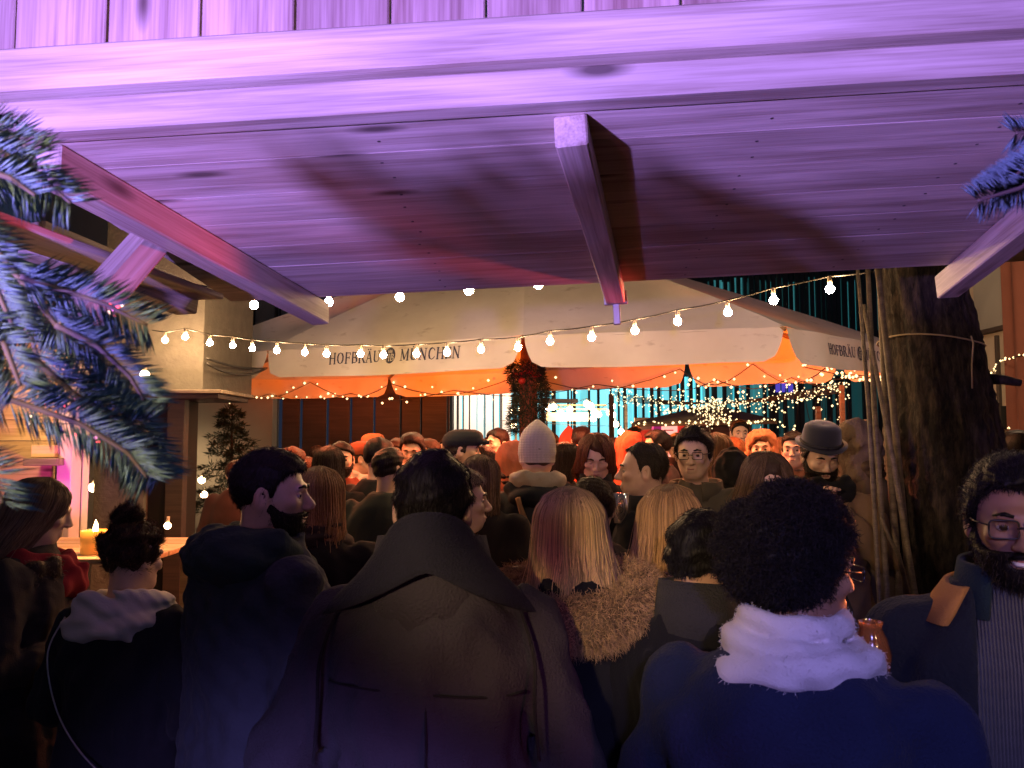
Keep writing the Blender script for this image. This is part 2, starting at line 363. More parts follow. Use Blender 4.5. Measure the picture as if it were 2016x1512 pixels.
# ------------------------------------------------------------------ big square parasol with printed valance
ZB = 2.52; VH = 0.37
def dep(h): return (ZB - CAM_Z) * F / h
def ring(px, h): Y = dep(h); return Vector(((px - 1008) / F * Y, Y))
FR = [ring(330, 112), ring(525, 122), ring(1030, 143), ring(1550, 155), ring(1795, 124)]
BK = [Vector((4.45, 11.0)), ring(1355, 108), ring(765, 86), ring(445, 84)]
RG = FR + BK
pc = Vector((0.2, 10.9)); para = empty('market_parasol', (pc.x, pc.y, 0), 0,
      'huge cream market parasol with printed brewery valance behind the festoon bulbs', 'parasol')
PM = Matrix.Translation((-pc.x, -pc.y, 0)); apex = Vector((pc.x, pc.y, 4.55))
nR = len(RG); canopy_top = ZB + VH
def canopy_panel(i):
    a = RG[i]; b = RG[(i + 1) % nR]; n = 12; V = []; Fs = []
    for r in range(n + 1):
        t = r / n
        for k in range(n + 1):
            s = k / n; q = a.lerp(b, s)
            x = q.x + (apex.x - q.x) * t; y = q.y + (apex.y - q.y) * t
            z = canopy_top + (apex.z - canopy_top) * (t ** 0.93)
            z -= 0.10 * math.sin(math.pi * s) * (1 - t) * (0.35 + t)      # cloth sags between the ribs
            V.append((x, y, z))
    for r in range(n):
        for k in range(n):
            p = r * (n + 1) + k; Fs.append((p, p + 1, p + n + 2, p + n + 1))
    return mesh_py('canopy_panel', V, Fs, True)
def valance_panel(i):
    a = RG[i]; b = RG[(i + 1) % nR]; n = 24; m = 6; V = []; Fs = []
    e = (b - a); Ln = e.length; e.normalize(); nn = Vector((e.y, -e.x))
    for r in range(m + 1):
        t = r / m
        for k in range(n + 1):
            s = k / n
            edge = 0.012 + 0.085 * (t ** 1.6) / Ln * 2.2
            s2 = edge * 0.5 + s * (1 - edge)
            q = a + (b - a) * s2
            wob = 0.022 * math.sin(s * 9 + i * 2.1) * t + 0.012 * math.sin(s * 23 + i)
            q = q + nn * (wob + 0.05 * t)
            drop = VH * t
            ec = min(s, 1 - s) * Ln
            if ec < 0.16: drop *= 1 - 0.16 * t * (1 - ec / 0.16) ** 2
            V.append((q.x, q.y, canopy_top - 0.004 - drop + 0.012 * math.sin(s * 7 + i) * t))
    for r in range(m):
        for k in range(n):
            p = r * (n + 1) + k; Fs.append((p, p + n + 1, p + n + 2, p + 1))
    return mesh_py('valance_flap', V, Fs, True)
vals = []
for i in range(nR):
    link('canopy_panel', canopy_panel(i), para, PM, CANVAS)
    vals.append(link('valance_flap', valance_panel(i), para, PM, CANVAS))
RIB = mat_plain('parasol_rib', (0.35, 0.2, 0.1), 0.5)
for i in range(nR):
    q = RG[i]
    tube('rib', [(q.x, q.y, canopy_top - 0.03), (apex.x, apex.y, apex.z - 0.06)], 0.025, RIB, para, 6, PM)
REDPOST = mat_plain('red_post', (0.30, 0.09, 0.05), 0.7, noise=0.3, scale=8, bump=0.4, bscale=30)
tube('mast', [(pc.x + .02, pc.y, 0), (pc.x + .02, pc.y, 2.3), (pc.x + .02, pc.y, 4.45)], [0.13, 0.125, 0.06], REDPOST, para, 14, PM)
box('base_plate', (0.02, 0, 0.06), (0.9, 0.9, 0.12), STEEL, para, bev=0.01)
# printed lettering
def lettering(txt, size, host, a, b, s, zmid, par, name='lettering', font_scale=1.0):
    cu = bpy.data.curves.new(name, 'FONT'); cu.body = txt; cu.size = size; cu.align_x = 'CENTER'; cu.align_y = 'CENTER'
    cu.offset = 0.0035; cu.resolution_u = 3
    tmp = bpy.data.objects.new('tmp', cu); C.objects.link(tmp)
    dg = bpy.context.evaluated_depsgraph_get(); me = bpy.data.meshes.new_from_object(tmp.evaluated_get(dg))
    bpy.data.objects.remove(tmp)
    return me
def serif(txt, h):
    """roman capitals as strokes: (x0,y0,x1,y1,width) in units of the cap height, with serifs"""
    T, t = 0.15, 0.075
    G = {'H': (0.82, [(.16, 0, .16, 1, T), (.66, 0, .66, 1, T), (.16, .52, .66, .52, t)], [(.16, 0), (.66, 0), (.16, 1), (.66, 1)]),
         'F': (0.64, [(.16, 0, .16, 1, T), (.16, .96, .58, .96, t), (.16, .52, .48, .52, t), (.58, .96, .58, .76, t), (.48, .42, .48, .62, t)], [(.16, 0)]),
         'B': (0.68, [(.16, 0, .16, 1, T), (.16, .96, .42, .96, t), (.42, .96, .52, .86, T), (.52, .86, .52, .66, T), (.52, .66, .42, .54, t), (.16, .53, .42, .53, t), (.42, .53, .58, .40, T), (.58, .4, .58, .16, T), (.58, .16, .44, .04, t), (.16, .04, .44, .04, t)], []),
         'R': (0.74, [(.16, 0, .16, 1, T), (.16, .96, .42, .96, t), (.42, .96, .55, .84, T), (.55, .84, .55, .66, T), (.55, .66, .42, .52, t), (.16, .52, .42, .52, t), (.38, .52, .68, .02, T)], [(.16, 0), (.68, 0)]),
         'A': (0.78, [(.39, 1.0, .12, 0, t), (.39, 1.0, .66, 0, T), (.22, .36, .56, .36, t)], [(.12, 0), (.66, 0)]),
         'U': (0.80, [(.16, 1, .16, .25, T), (.16, .25, .26, .06, T), (.26, .06, .42, .02, t), (.42, .02, .58, .08, t), (.58, .08, .66, .25, t), (.66, .25, .66, 1, t)], [(.16, 1), (.66, 1)]),
         'M': (0.96, [(.16, 0, .16, 1, t), (.16, 1, .48, .1, T), (.48, .1, .80, 1, t), (.80, 0, .80, 1, T)], [(.16, 0), (.80, 0)]),
         'N': (0.84, [(.16, 0, .16, 1, t), (.16, 1, .68, 0, T), (.68, 0, .68, 1, t)], [(.16, 0), (.68, 1)]),
         'C': (0.76, [(.66, .78, .54, .96, t), (.54, .96, .38, 1.0, t), (.38, 1.0, .22, .9, T), (.22, .9, .14, .66, T), (.14, .66, .14, .34, T), (.14, .34, .22, .1, T), (.22, .1, .40, 0, t), (.40, 0, .56, .06, t), (.56, .06, .68, .22, t)], []),
         'E': (0.66, [(.16, 0, .16, 1, T), (.16, .96, .56, .96, t), (.16, .52, .46, .52, t), (.16, .04, .60, .04, t), (.56, .96, .56, .78, t), (.6, .04, .6, .22, t)], []),
         'O': (0.84, [(.42, 1, .24, .9, t), (.24, .9, .14, .66, T), (.14, .66, .14, .34, T), (.14, .34, .24, .1, T), (.24, .1, .42, 0, t), (.42, 0, .60, .1, t), (.60, .1, .70, .34, T), (.70, .34, .70, .66, T), (.70, .66, .60, .9, T), (.60, .9, .42, 1, t)], [])}
    Q = []; x = 0.0
    def stroke(ax, ay, bx, by, wd):
        dx, dy = bx - ax, by - ay; l = math.hypot(dx, dy) or 1; ux, uy = dx / l, dy / l
        ax -= ux * wd * .3; ay -= uy * wd * .3; bx += ux * wd * .3; by += uy * wd * .3
        nx, ny = -uy * wd / 2, ux * wd / 2
        Q.append([((x + ax + nx) * h, (ay + ny) * h), ((x + ax - nx) * h, (ay - ny) * h), ((x + bx - nx) * h, (by - ny) * h), ((x + bx + nx) * h, (by + ny) * h)])
    for ch in txt:
        um = ch in 'ÄÜ'; base = {'Ä': 'A', 'Ü': 'U'}.get(ch, ch)
        if base == ' ': x += .4; continue
        wd, st, sf = G[base]
        for s in st: stroke(*s)
        for (sx, sy) in sf: stroke(sx - .12, sy, sx + .12, sy, .06)
        if um:
            for d in (-.12, .12):
                stroke(wd / 2 + d - .03, 1.18, wd / 2 + d + .03, 1.18, .12)
        x += wd + .05
    return Q, x * h
def print_on(host, i, polys_uv, mat, name, lift):
    """lay flat print on a valance flap: u metres from the flap start, z height"""
    a = RG[i]; b = RG[(i + 1) % nR]; e = (b - a).normalized(); nn = Vector((e.y, -e.x)); Ln = (b - a).length
    V = []; Fs = []
    for q in polys_uv:
        k0 = len(V)
        for (u, z) in q:
            s = u / Ln; t = (canopy_top - z) / VH
            edge = 0.012 + 0.085 * (t ** 1.6) / Ln * 2.2; s_ = (s - edge * .5) / (1 - edge)
            wob = 0.022 * math.sin(s_ * 9 + i * 2.1) * t + 0.012 * math.sin(s_ * 23 + i) + 0.05 * t + lift
            p = a + e * u + nn * wob; V.append((p.x, p.y, z))
        Fs.append(tuple(range(k0, len(V))))
    me = mesh_py(name, V, Fs); o = link(name, me, para, PM, mat)
    o.parent = host; o.matrix_local = Matrix.Identity(4)
    return o
def brand(i, ucen, h, full=True):
    zb = ZB + VH * 0.40; host = vals[i]
    Q1, w1 = serif('HOFBRÄU', h); Q2, w2 = serif('MÜNCHEN', h); er = h * 0.72; gap = h * .35
    tot = w1 + w2 + 2 * er + 2 * gap; u0 = ucen - tot / 2
    print_on(host, i, [[(u0 + x, zb + z) for x, z in q] for q in Q1], INK, 'lettering', 0.008)
    print_on(host, i, [[(u0 + w1 + 2 * gap + 2 * er + x, zb + z) for x, z in q] for q in Q2], INK, 'lettering', 0.008)
    cu = u0 + w1 + gap + er; cz = zb + h * .5
    ov = [(cu + er * .8 * math.cos(k * math.pi / 14), cz + er * math.sin(k * math.pi / 14)) for k in range(28)]
    print_on(host, i, [ov], INK, 'emblem', 0.008)
    H3, wH = serif('HB', h * .62)
    print_on(host, i, [[(cu - wH / 2 + x, cz - h * .48 + z) for x, z in q] for q in H3], INK_W, 'monogram', 0.012)
    cw = h * .5; z0 = cz + h * .26
    crown = [[(cu - cw / 2, z0), (cu + cw / 2, z0), (cu + cw / 2, z0 + h * .08), (cu - cw / 2, z0 + h * .08)]]
    for k in range(3):
        x = cu + (k - 1) * cw * .33; crown.append([(x - cw * .15, z0 + h * .1), (x + cw * .15, z0 + h * .1), (x, z0 + h * .3)])
    print_on(host, i, crown, INK_W, 'crown_mark', 0.012)
def u_of(i, px):
    a = RG[i]; b = RG[(i + 1) % nR]; k = (px - 1008) / F
    t = (k * a.y - a.x) / ((b.x - a.x) - k * (b.y - a.y)); return t * (b - a).length
brand(1, u_of(1, 774), 0.135)
brand(3, u_of(3, 1694), 0.115)
# cables tied to the parasol corner
for k, (y0, sg) in enumerate(((712, .04), (722, .10))):
    pa = at(408, y0 - 6, 8.05); pb = Vector((FR[1].x, FR[1].y - .03, ZB + 0.14))
    tag(tube('cable', catenary(pa, pb, sg, 14), 0.014, WIRE, None, 6),
        ('upper' if k == 0 else 'lower') + ' black cable running from the stucco hut to the parasol corner', 'cable', 'cables to the parasol')

# ------------------------------------------------------------------ festoon bulbs
SOCK = mat_plain('bulb_socket', (0.5, 0.42, 0.32), 0.5)
def festoon(name, pts, label, r=0.036, mat=BULB, ends=None, wire=0.006, rl_=None):
    root = empty(name, pts[0], 0, label, 'string lights', 'festoon bulb strings')
    base = Vector(pts[0]); allp = list(pts)
    wp = []
    seq = ([Vector(ends[0])] if ends else []) + [Vector(p) + Vector((0, 0, r + 0.055)) for p in allp] + ([Vector(ends[1])] if ends else [])
    for i in range(len(seq) - 1): wp += catenary(seq[i], seq[i + 1], 0.012 * (seq[i] - seq[i + 1]).length, 6)[:-1]
    wp.append(seq[-1])
    tube('wire', [p - base for p in wp], wire, WIRE, root, 5)
    bm_ = ico(r, 2)
    bm_.materials.append(mat)
    sk = bpy.data.meshes.new('sock'); V, Fs = tube_np([(0, 0, r * .8), (0, 0, r + .02), (0, 0, r + .055)], [0.013, 0.016, 0.012], 8)
    sk = mesh_py('socket', V, Fs, True); sk.materials.append(SOCK)
    for p in allp:
        b = link('bulb', bm_, root, Matrix.Translation(Vector(p) - base))
        link('socket', sk, b)
    return root
LOW = [(325, 670), (365, 663), (413, 675), (458, 680), (497, 686), (545, 690), (600, 694), (643, 697), (710, 697), (755, 699), (820, 697), (880, 694),
       (947, 688), (1020, 684), (1083, 672), (1165, 664), (1250, 651), (1334, 633), (1433, 615), (1523, 591), (1634, 569)]
def ylow(px): return 8.1 - (px - 325) / (1634 - 325) * 2.9
festoon('festoon_lights', [at(x, y, ylow(x)) for x, y in LOW],
        'long string of warm bulbs drooping across the printed parasol valance', 0.029,
        ends=(at(300, 650, 8.1), at(1720, 535, 4.9)))
TOP = [(500, 600), (647, 595), (787, 585), (923, 572), (1060, 560)]
festoon('festoon_lights', [at(x, y, 4.9 - i * .12) for i, (x, y) in enumerate(TOP)],
        'short string of warm bulbs peeking out under the hatch edge', 0.026, ends=(at(380, 560, 5.0), at(1290, 520, 4.2)))

festoon('festoon_lights', [Vector((-1.0 + k * .5, 3.0 + .05 * k, 2.50 + .02 * abs(k - 3))) for k in range(6)],  # extra string hidden behind the hatch, added to light the crowd
        'unseen string of warm bulbs added just beyond the hatch to light the crowd', 0.031, BULB_OVER, ends=((-1.5, 2.9, 2.75), (2.15, 4.1, 2.95)))
# ------------------------------------------------------------------ left: stucco hut with ledge, its lantern
hut = empty('stucco_hut', at(300, 868, 8.3), 0, 'stucco hut with a dark ledge over a black doorway', 'hut')
HB = hut.location.copy()
def hb(name, pa, pb, Y, th, mat, bev=0.005):
    a = at(*pa, Y); b = at(*pb, Y)
    c = (a + b) / 2 + Vector((0, th / 2, 0)) - HB
    return box(name, c, (abs(b.x - a.x), th, abs(b.z - a.z)), mat, hut, bev=bev)
hb('upper_wall', (200, 770), (408, 420), 8.5, 1.6, PLASTER_R)
hb('ledge', (262, 767), (436, 774), 7.95, 1.0, GREYWOOD)
hb('ledge', (270, 775), (430, 785), 8.0, 0.9, BROWN)
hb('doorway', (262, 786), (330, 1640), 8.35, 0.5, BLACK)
hb('door_post', (330, 786), (340, 1640), 8.2, 0.12, BROWN)
hb('doorway_side', (190, 786), (262, 1640), 8.25, 0.5, PLASTER_R)

# ------------------------------------------------------------------ back: plaster house, brown gate
house = empty('plaster_house', (-6.0, 17.0, 0), 0, 'grey plaster house wall behind the parasol and hut', 'house')
def bb(root, name, px0, px1, py0, py1, Y, th, mat, bev=0.005, z0=None):
    a = at(px0, py1, Y); b = at(px1, py0, Y)
    za_ = a.z if z0 is None else z0
    c = Vector(((a.x + b.x) / 2, Y + th / 2, (za_ + b.z) / 2)) - root.location
    return box(name, c, (b.x - a.x, th, b.z - za_), mat, root, bev=bev)
bb(house, 'wall', 60, 546, 330, 900, 16.2, 0.4, PLASTER, z0=0.0)
bb(house, 'wall', 546, 890, 330, 700, 16.3, 0.4, PLASTER)
bb(house, 'window', 455, 500, 600, 650, 16.1, 0.12, BLACK)
bb(house, 'downpipe', 544, 552, 560, 900, 16.02, 0.1, BROWN, z0=0.0)
gate = empty('wooden_gate', (-2.9, 16.1, 0), 0, 'dark red-brown gate of tall vertical boards behind the crowd', 'gate')
x0p = 554
while x0p < 886:
    wdt = RNG.choice((40, 46, 52)); bb(gate, 'board', x0p, min(x0p + wdt - 1.6, 886), 690, 900, 16.0 + RNG.uniform(-.012, .012), 0.05, BROWN, z0=0.02); x0p += wdt
bb(gate, 'rail', 552, 888, 700, 712, 15.93, 0.06, BROWN)

# ------------------------------------------------------------------ white lit panels beside the mast
WHITE = mat_plain('white_panel', (0.78, 0.74, 0.68), 0.6, noise=0.08, scale=2)
DARKP = mat_plain('dark_post', (0.05, 0.035, 0.03), 0.7)
cabin = empty('white_cabin', at(945, 868, 18.5), 0, 'brightly lit white panel cabin with dark posts beside the red mast', 'cabin')
cabin.location.z = 0
for (a, b) in ((893, 899), (903, 909), (913, 923), (925, 938), (940, 952), (956, 969), (972, 982), (988, 1006)):
    bb(cabin, 'panel', a, b, 768, 900, 18.5, 0.06, WHITE, z0=0.1)
for a in (889, 900.5, 910.5, 923.4, 953.2, 970, 984):
    bb(cabin, 'post', a, a + 2.4 + (1.5 if a == 984 else 0), 760, 900, 18.44, 0.1, DARKP, z0=0.0)
bb(cabin, 'fascia', 880, 1010, 755, 768, 18.3, 0.5, WHITE)
lamp('cabin_flood', 'SPOT', at(950, 772, 16.9), (1.0, 0.84, 0.68), 240, 0.1, at(950, 860, 18.5), 130, 0.5)

# ------------------------------------------------------------------ far glazed building with teal light behind upright fins
FIN = mat_plain('dark_fin', (0.035, 0.045, 0.05), 0.6)
tealb = empty('glass_building', (5.0, 27.0, 0), 0, 'far glass building with teal lit panes behind dark upright fins', 'building')
bb(tealb, 'wall', 760, 2150, 430, 900, 27.4, 0.5, mat_plain('dark_facade', (0.02, 0.03, 0.035), 0.7), z0=0.0)
TEALS = [mat_emit('teal_pane_%d' % k, c, s, False) for k, (c, s) in enumerate((((0.25, 0.85, 0.95), 1.2), ((0.18, 0.75, 0.85), .95), ((0.12, 0.6, 0.66), .65), ((0.08, 0.4, 0.43), .35), ((0.04, 0.2, 0.21), .16)))]
R2 = random.Random(3)
x = 905.0
while x < 1720:
    wd_ = R2.uniform(9, 20)
    lit = 0 if x < 1230 else (1 if x < 1390 else (2 if x < 1450 else (3 if x < 1500 else 4)))
    lit = min(4, max(0, lit + R2.choice((0, 0, 0, 1)))); ytop = 742 if x < 1420 else 690
    bb(tealb, 'pane', x, x + wd_ - .5, ytop, 872, 27.2, 0.03, TEALS[lit], bev=0)
    if R2.random() < .9:
        fx = x + R2.uniform(0, wd_); bb(tealb, 'fin', fx, fx + R2.uniform(2.0, 5.5), 740, 872, 26.9 + R2.uniform(0, .1), 0.12, FIN, bev=0, z0=0.0)
    x += wd_
x = 1395.0
while x < 1720:
    wd_ = R2.uniform(7, 15); bb(tealb, 'upper_pane', x, x + wd_ - .5, 545 + R2.uniform(0, 12), 650, 27.2, 0.03, TEALS[R2.choice((3, 3, 4, 4, 4, 4))], bev=0)
    if R2.random() < .95: bb(tealb, 'upper_fin', x + wd_ * .4, x + wd_ * .4 + R2.uniform(2, 6), 520, 660, 26.9, 0.12, FIN, bev=0)
    x += wd_
BLUEV = mat_emit('violet_window', (0.10, 0.07, 0.6), 0.8, False)
for a in (1528, 1540, 1553): bb(tealb, 'violet_window', a, a + 8, 748, 772, 26.85, 0.05, BLUEV, bev=0)

# ------------------------------------------------------------------ timber pavilion with bulbs
pav = empty('timber_pavilion', at(1160, 868, 20), 0, 'open timber pavilion hung with bright bulbs before the teal building', 'pavilion'); pav.location.z = 0
def pbeam(name, a, b, Ya, Yb, wd=0.12, th=0.12, mat=GREYWOOD, root=pav):
    o = strut(name, at(*a, Ya), at(*b, Yb), wd, th, mat, None); o.parent = root; o.matrix_local = Matrix.Translation(-Vector(root.location)) @ o.matrix_local; return o
bb(pav, 'post', 1204, 1209, 782, 900, 19.6, 0.1, GREYWOOD, z0=0.0)
bb(pav, 'post', 1231, 1236, 795, 900, 20.6, 0.1, GREYWOOD, z0=0.0)
bb(pav, 'post', 1013, 1018, 790, 900, 19.8, 0.1, GREYWOOD, z0=0.0)
bb(pav, 'sign_board', 1075, 1159, 812, 829, 19.4, 0.05, mat_plain('sign_wood', (0.4, 0.3, 0.2), .8, noise=.2, scale=5))
bb(pav, 'beam', 1008, 1138, 785, 793, 19.9, 0.2, DARKP)
bb(pav, 'beam', 1060, 1195, 796, 799, 19.6, 0.1, PINE_WARM); bb(pav, 'beam', 1060, 1195, 804, 807, 19.5, 0.1, PINE_WARM)
pbeam('rafter', (1195, 797), (1232, 830), 19.6, 20.6); pbeam('rafter', (1186, 800), (1205, 782), 20.6, 19.6); pbeam('rafter', (1212, 840), (1226, 805), 19.7, 20.3)
pbeam('rafter', (1158, 812), (1204, 818), 19.4, 19.6, .06, .06)
pb = [(1080, 803), (1090, 801), (1104, 813), (1122, 806), (1155, 795), (1163, 799), (1170, 812), (1178, 816), (1168, 824), (1205, 800), (1200, 812), (1206, 817), (1212, 835), (1223, 850), (1011, 838), (1003, 810), (1027, 806)]
festoon('pavilion_bulbs', [at(a, b, 19.2) for a, b in pb], 'tangle of bright bulbs hanging in the timber pavilion', 0.075, BULB_FAR, wire=.008)
lamp('pavilion_lamp', 'POINT', at(1130, 845, 18.8), WARM, 260, 0.2)

# ------------------------------------------------------------------ second parasol with red booth
p2 = empty('brown_parasol', at(1370, 868, 17.5), 0, 'low brown parasol trimmed with fairy lights over the red booth', 'parasol'); p2.location.z = 0
BR = mat_plain('brown_canvas', (0.30, 0.22, 0.15), .85, noise=.2, scale=2)
ap = at(1400, 796, 17.5); base = [at(1243, 832, 16.6), at(1395, 828, 15.4), at(1530, 826, 16.8), at(1500, 824, 20.5), at(1290, 826, 20.5)]
for i in range(5):
    a, b = base[i], base[(i + 1) % 5]; o_ = p2.location
    V = [a - o_, b - o_, ap - o_, a - o_ - Vector((0, 0, .09)), b - o_ - Vector((0, 0, .09))]
    link('canopy_panel', mesh_py('canopy_panel', V, [(0, 1, 2), (3, 4, 1, 0)]), p2, None, BR)
tube('mast', [(ap.x - o_.x, 0, 0), (ap.x - o_.x, 0, ap.z - .05)], .05, GREYWOOD, p2, 8)
booth = empty('red_booth', at(1330, 868, 18.4), 0, 'small booth glowing red with a pale price board under the brown parasol', 'booth'); booth.location.z = 0
bb(booth, 'back_wall', 1250, 1480, 822, 900, 19.0, .1, GREYWOOD, z0=0.0)
bb(booth, 'lit_panel', 1303, 1336, 834, 900, 18.7, .05, mat_emit('red_white_panel', (1.0, .42, .34), 1.3, False), z0=0.3)
bb(booth, 'red_side', 1336, 1352, 832, 900, 18.6, .2, mat_emit('red_panel', (.8, .03, .02), .8, False), z0=0.3)
bb(booth, 'red_side', 1287, 1302, 834, 900, 18.6, .2, mat_emit('magenta_panel', (.5, .03, .2), .6, False), z0=0.3)
for k in range(4): bb(booth, 'price_line', 1307, 1326 + (k % 2) * 4, 846 + k * 10, 848 + k * 10, 18.68, .01, mat_plain('price_ink%d' % k, (.5, .1, .08), .8), bev=0)
bb(booth, 'counter', 1280, 1360, 900, 910, 18.2, .4, GREYWOOD)
# ------------------------------------------------------------------ fairy lights
def sparks(name, P, r, mat, parent, jit=0.0, seed=1):
    rg = np.random.default_rng(seed); P = np.asarray([tuple(p) for p in P], float)
    P = P + rg.normal(0, 1, P.shape) * jit
    O = np.array([(1, 0, 0), (-1, 0, 0), (0, 1, 0), (0, -1, 0), (0, 0, 1), (0, 0, -1)], float)
    T = np.array([(0, 2, 4), (2, 1, 4), (1, 3, 4), (3, 0, 4), (2, 0, 5), (1, 2, 5), (3, 1, 5), (0, 3, 5)])
    rr = r * rg.uniform(.7, 1.25, len(P))
    V = (P[:, None] + O[None] * rr[:, None, None]).reshape(-1, 3)
    Fq = (T[None] + 6 * np.arange(len(P))[:, None, None]).reshape(-1, 3)
    o = link(name, mesh_np(name, V, Fq), parent, None, mat); o['kind'] = 'stuff'; return o
rg = np.random.default_rng(5)
def fairy(name, label, strands, n, r, mat, jit, seed=1, group='fairy light garlands'):
    o0 = Vector(strands[0][0]); root = empty(name, o0, 0, label, 'fairy lights', group); P = []
    for s in strands:
        pts = [Vector(p) - o0 for p in s]
        tube('wire', pts, 0.006, WIRE, root, 4)
        L_ = np.array([tuple(p) for p in pts]); t = np.linspace(0, len(L_) - 1.001, n); i = t.astype(int); f = (t - i)[:, None]
        P.append(L_[i] * (1 - f) + L_[i + 1] * f)
    sparks('led_lights', np.concatenate(P), r, mat, root, jit, seed); return root
cen = (1408, 794)
sw = []
for k in range(7):
    dy = (k - 3) * 4.5
    sw.append([at(1205 + k * 2, 778 + dy * .6, 13.6)] + [at(1205 + (cen[0] - 1205) * t, 778 + dy * .6 * (1 - t) + (cen[1] - 778) * (t ** .7) + 4 * math.sin(math.pi * t), 13.6 - 1.2 * t) for t in np.linspace(.1, .95, 9)] + [at(cen[0], cen[1] + dy * .15, 12.4)])
    sw.append([at(cen[0], cen[1] + dy * .15, 12.4)] + [at(cen[0] + (1658 - cen[0]) * t, cen[1] + (763 - cen[1]) * (t ** 1.5) + dy * .7 * t, 12.4 - 1.3 * t) for t in np.linspace(.1, .95, 9)] + [at(1660, 762 + dy * .7, 11.1)])
fairy('light_net', 'broad glittering net of white fairy lights swagged between two posts', sw, 36, 0.0115, LEDG, 0.06)
for k, (bx, by) in enumerate(((1372, 784), (1392, 778), (1410, 782), (1432, 784), (1452, 788))): pass
dr = []
for k in range(9):
    xx = 1380 + k * 7; dr.append([at(cen[0] + (xx - cen[0]) * .4, 796, 12.3), at(xx, 815, 12.2), at(xx + 4 * math.sin(k), 838 - abs(k - 4) * 3, 12.1)])
fairy('light_cluster', 'hanging cluster of fairy lights under the middle of the net', dr, 13, 0.013, LEDG, 0.06, 3)
netpost = box('net_post', (at(1661, 868, 11.0).x, 11.02, 1.25), (0.06, 0.06, 2.5), GREYWOOD)
netpost.location.z = at(1661, 758, 11.0).z / 2
netpost.data = box_me(.06, .06, at(1661, 758, 11.0).z, .004); netpost.data.materials.append(GREYWOOD)
tag(netpost, 'slim wooden post carrying one end of the light net', 'post')
zt = at(1612, 800, 12.5).z
tag(box('slim_post', (at(1612, 868, 12.5).x, 12.5, zt / 2), (.07, .07, zt), GREYWOOD), 'pale post behind the black hat, left of the net post', 'post')
zt = at(1204, 776, 13.7).z
tag(box('dark_net_post', (at(1204, 868, 13.7).x, 13.7, zt / 2), (.08, .08, zt), DARKP), 'dark post carrying the far end of the light net', 'post')
# lights strung under the big parasol along the back valance
def along(i, t, drop):
    a = RG[i]; b = RG[(i + 1) % nR]; q = a.lerp(b, t); q = q + (pc - q).normalized() * 0.12
    return Vector((q.x, q.y, canopy_top - drop))
st = []
for i in (5, 6, 7):
    n = 13; st.append([along(i, t, .12 + .24 * math.sin(math.pi * ((t * 2) % 1.0)) + .03 * math.sin(9 * t)) for t in np.linspace(0.0, 1.0, n)])
    st.append([along(i, t, .3 + .14 * math.sin(math.pi * ((t * 2 + .5) % 1.0))) for t in np.linspace(0.0, 1.0, n)])
fairy('valance_lights', 'sparse fairy lights strung inside the far parasol valance', st, 16, 0.022, LED, 0.05, 9)
fairy('valance_lights', 'fairy lights bunched near the parasol corner by the tree', [[along(4, t, .34) for t in np.linspace(0, 1, 6)], [at(1580, 722, 9.6), at(1640, 735, 9.7), at(1700, 740, 9.9), at(1725, 748, 9.9)]], 22, 0.02, LED, 0.05, 11)
fairy('parasol_trim_lights', 'fairy lights trimming the edge of the low brown parasol',
      [[base[0].lerp(base[1], t) - Vector((0, .05, .02)) for t in np.linspace(0, 1, 5)], [base[1].lerp(base[2], t) - Vector((0, .05, .02)) for t in np.linspace(0, 1, 5)], [at(1290, 812, 16), at(1400, 801, 16)]], 20, .026, LED, .03, 12)
pts = [(rg.uniform(1440, 1700), rg.uniform(760, 860)) for _ in range(46)]
sparse = sorted(pts)
fairy('hanging_lights', 'scattered fairy lights on loose strands before the dark end of the glass building',
      [[at(a, b, 14.5) for a, b in sparse[:16]], [at(a, b, 14.3) for a, b in sparse[16:32]], [at(a, b, 14.6) for a, b in sparse[32:]]], 15, .022, LED, .02, 13)

# ------------------------------------------------------------------ garland round the mast
NEEDLE_D = mat_plain('dark_fir', (0.03, 0.045, 0.025), 0.7, noise=.3, scale=20)
TWIG = mat_plain('twig_bark', (0.06, 0.042, 0.034), .85, noise=.2, scale=40)
def needles_mesh(P, D, Lg, wd, rgn):
    """flat four-sided needles: base points P, directions D, length, width"""
    n = len(P); S = rgn.normal(0, 1, (n, 3)); S -= (S * D).sum(1)[:, None] * D; S /= np.linalg.norm(S, axis=1)[:, None] + 1e-9
    T = np.cross(D, S); Lg = Lg[:, None]
    m = P + D * Lg * .5
    a = P + S * wd * .5; b = P - S * wd * .5
    c = m + S * wd; d = m - S * wd; e = m + T * wd * .5
    tip = P + D * Lg
    V = np.stack([P, c, d, e, tip], 1).reshape(-1, 3)
    T_ = np.array([(0, 1, 3), (0, 3, 2), (1, 4, 3), (3, 4, 2), (0, 2, 1), (1, 2, 4)])
    return V, (T_[None] + 5 * np.arange(n)[:, None, None]).reshape(-1, 3)
gl = empty('fir_garland', (pc.x, pc.y - .1, 2.15), 0, 'bushy dark fir garland bound round the red parasol mast', 'garland')
n = 5200; rn = np.random.default_rng(21)
th = rn.uniform(0, 2 * np.pi, n); z = rn.uniform(-.32, .62, n); R_ = .15 + .13 * rn.random(n) * (0.6 + .4 * np.sin(z * 9 + th))
P = np.stack([np.cos(th) * R_ + .02, np.sin(th) * R_ + .1, z], 1); D = np.stack([np.cos(th), np.sin(th), rn.normal(-.1, .6, n)], 1); D += rn.normal(0, .5, D.shape); D /= np.linalg.norm(D, axis=1)[:, None]
V, Fq = needles_mesh(P, D, rn.uniform(.05, .12, n), .006, rn)
o = link('needles', mesh_np('needles', V, Fq, False), gl, None, NEEDLE_D); o['kind'] = 'stuff'
RIBN = mat_plain('red_ribbon', (.55, .03, .02), .45)
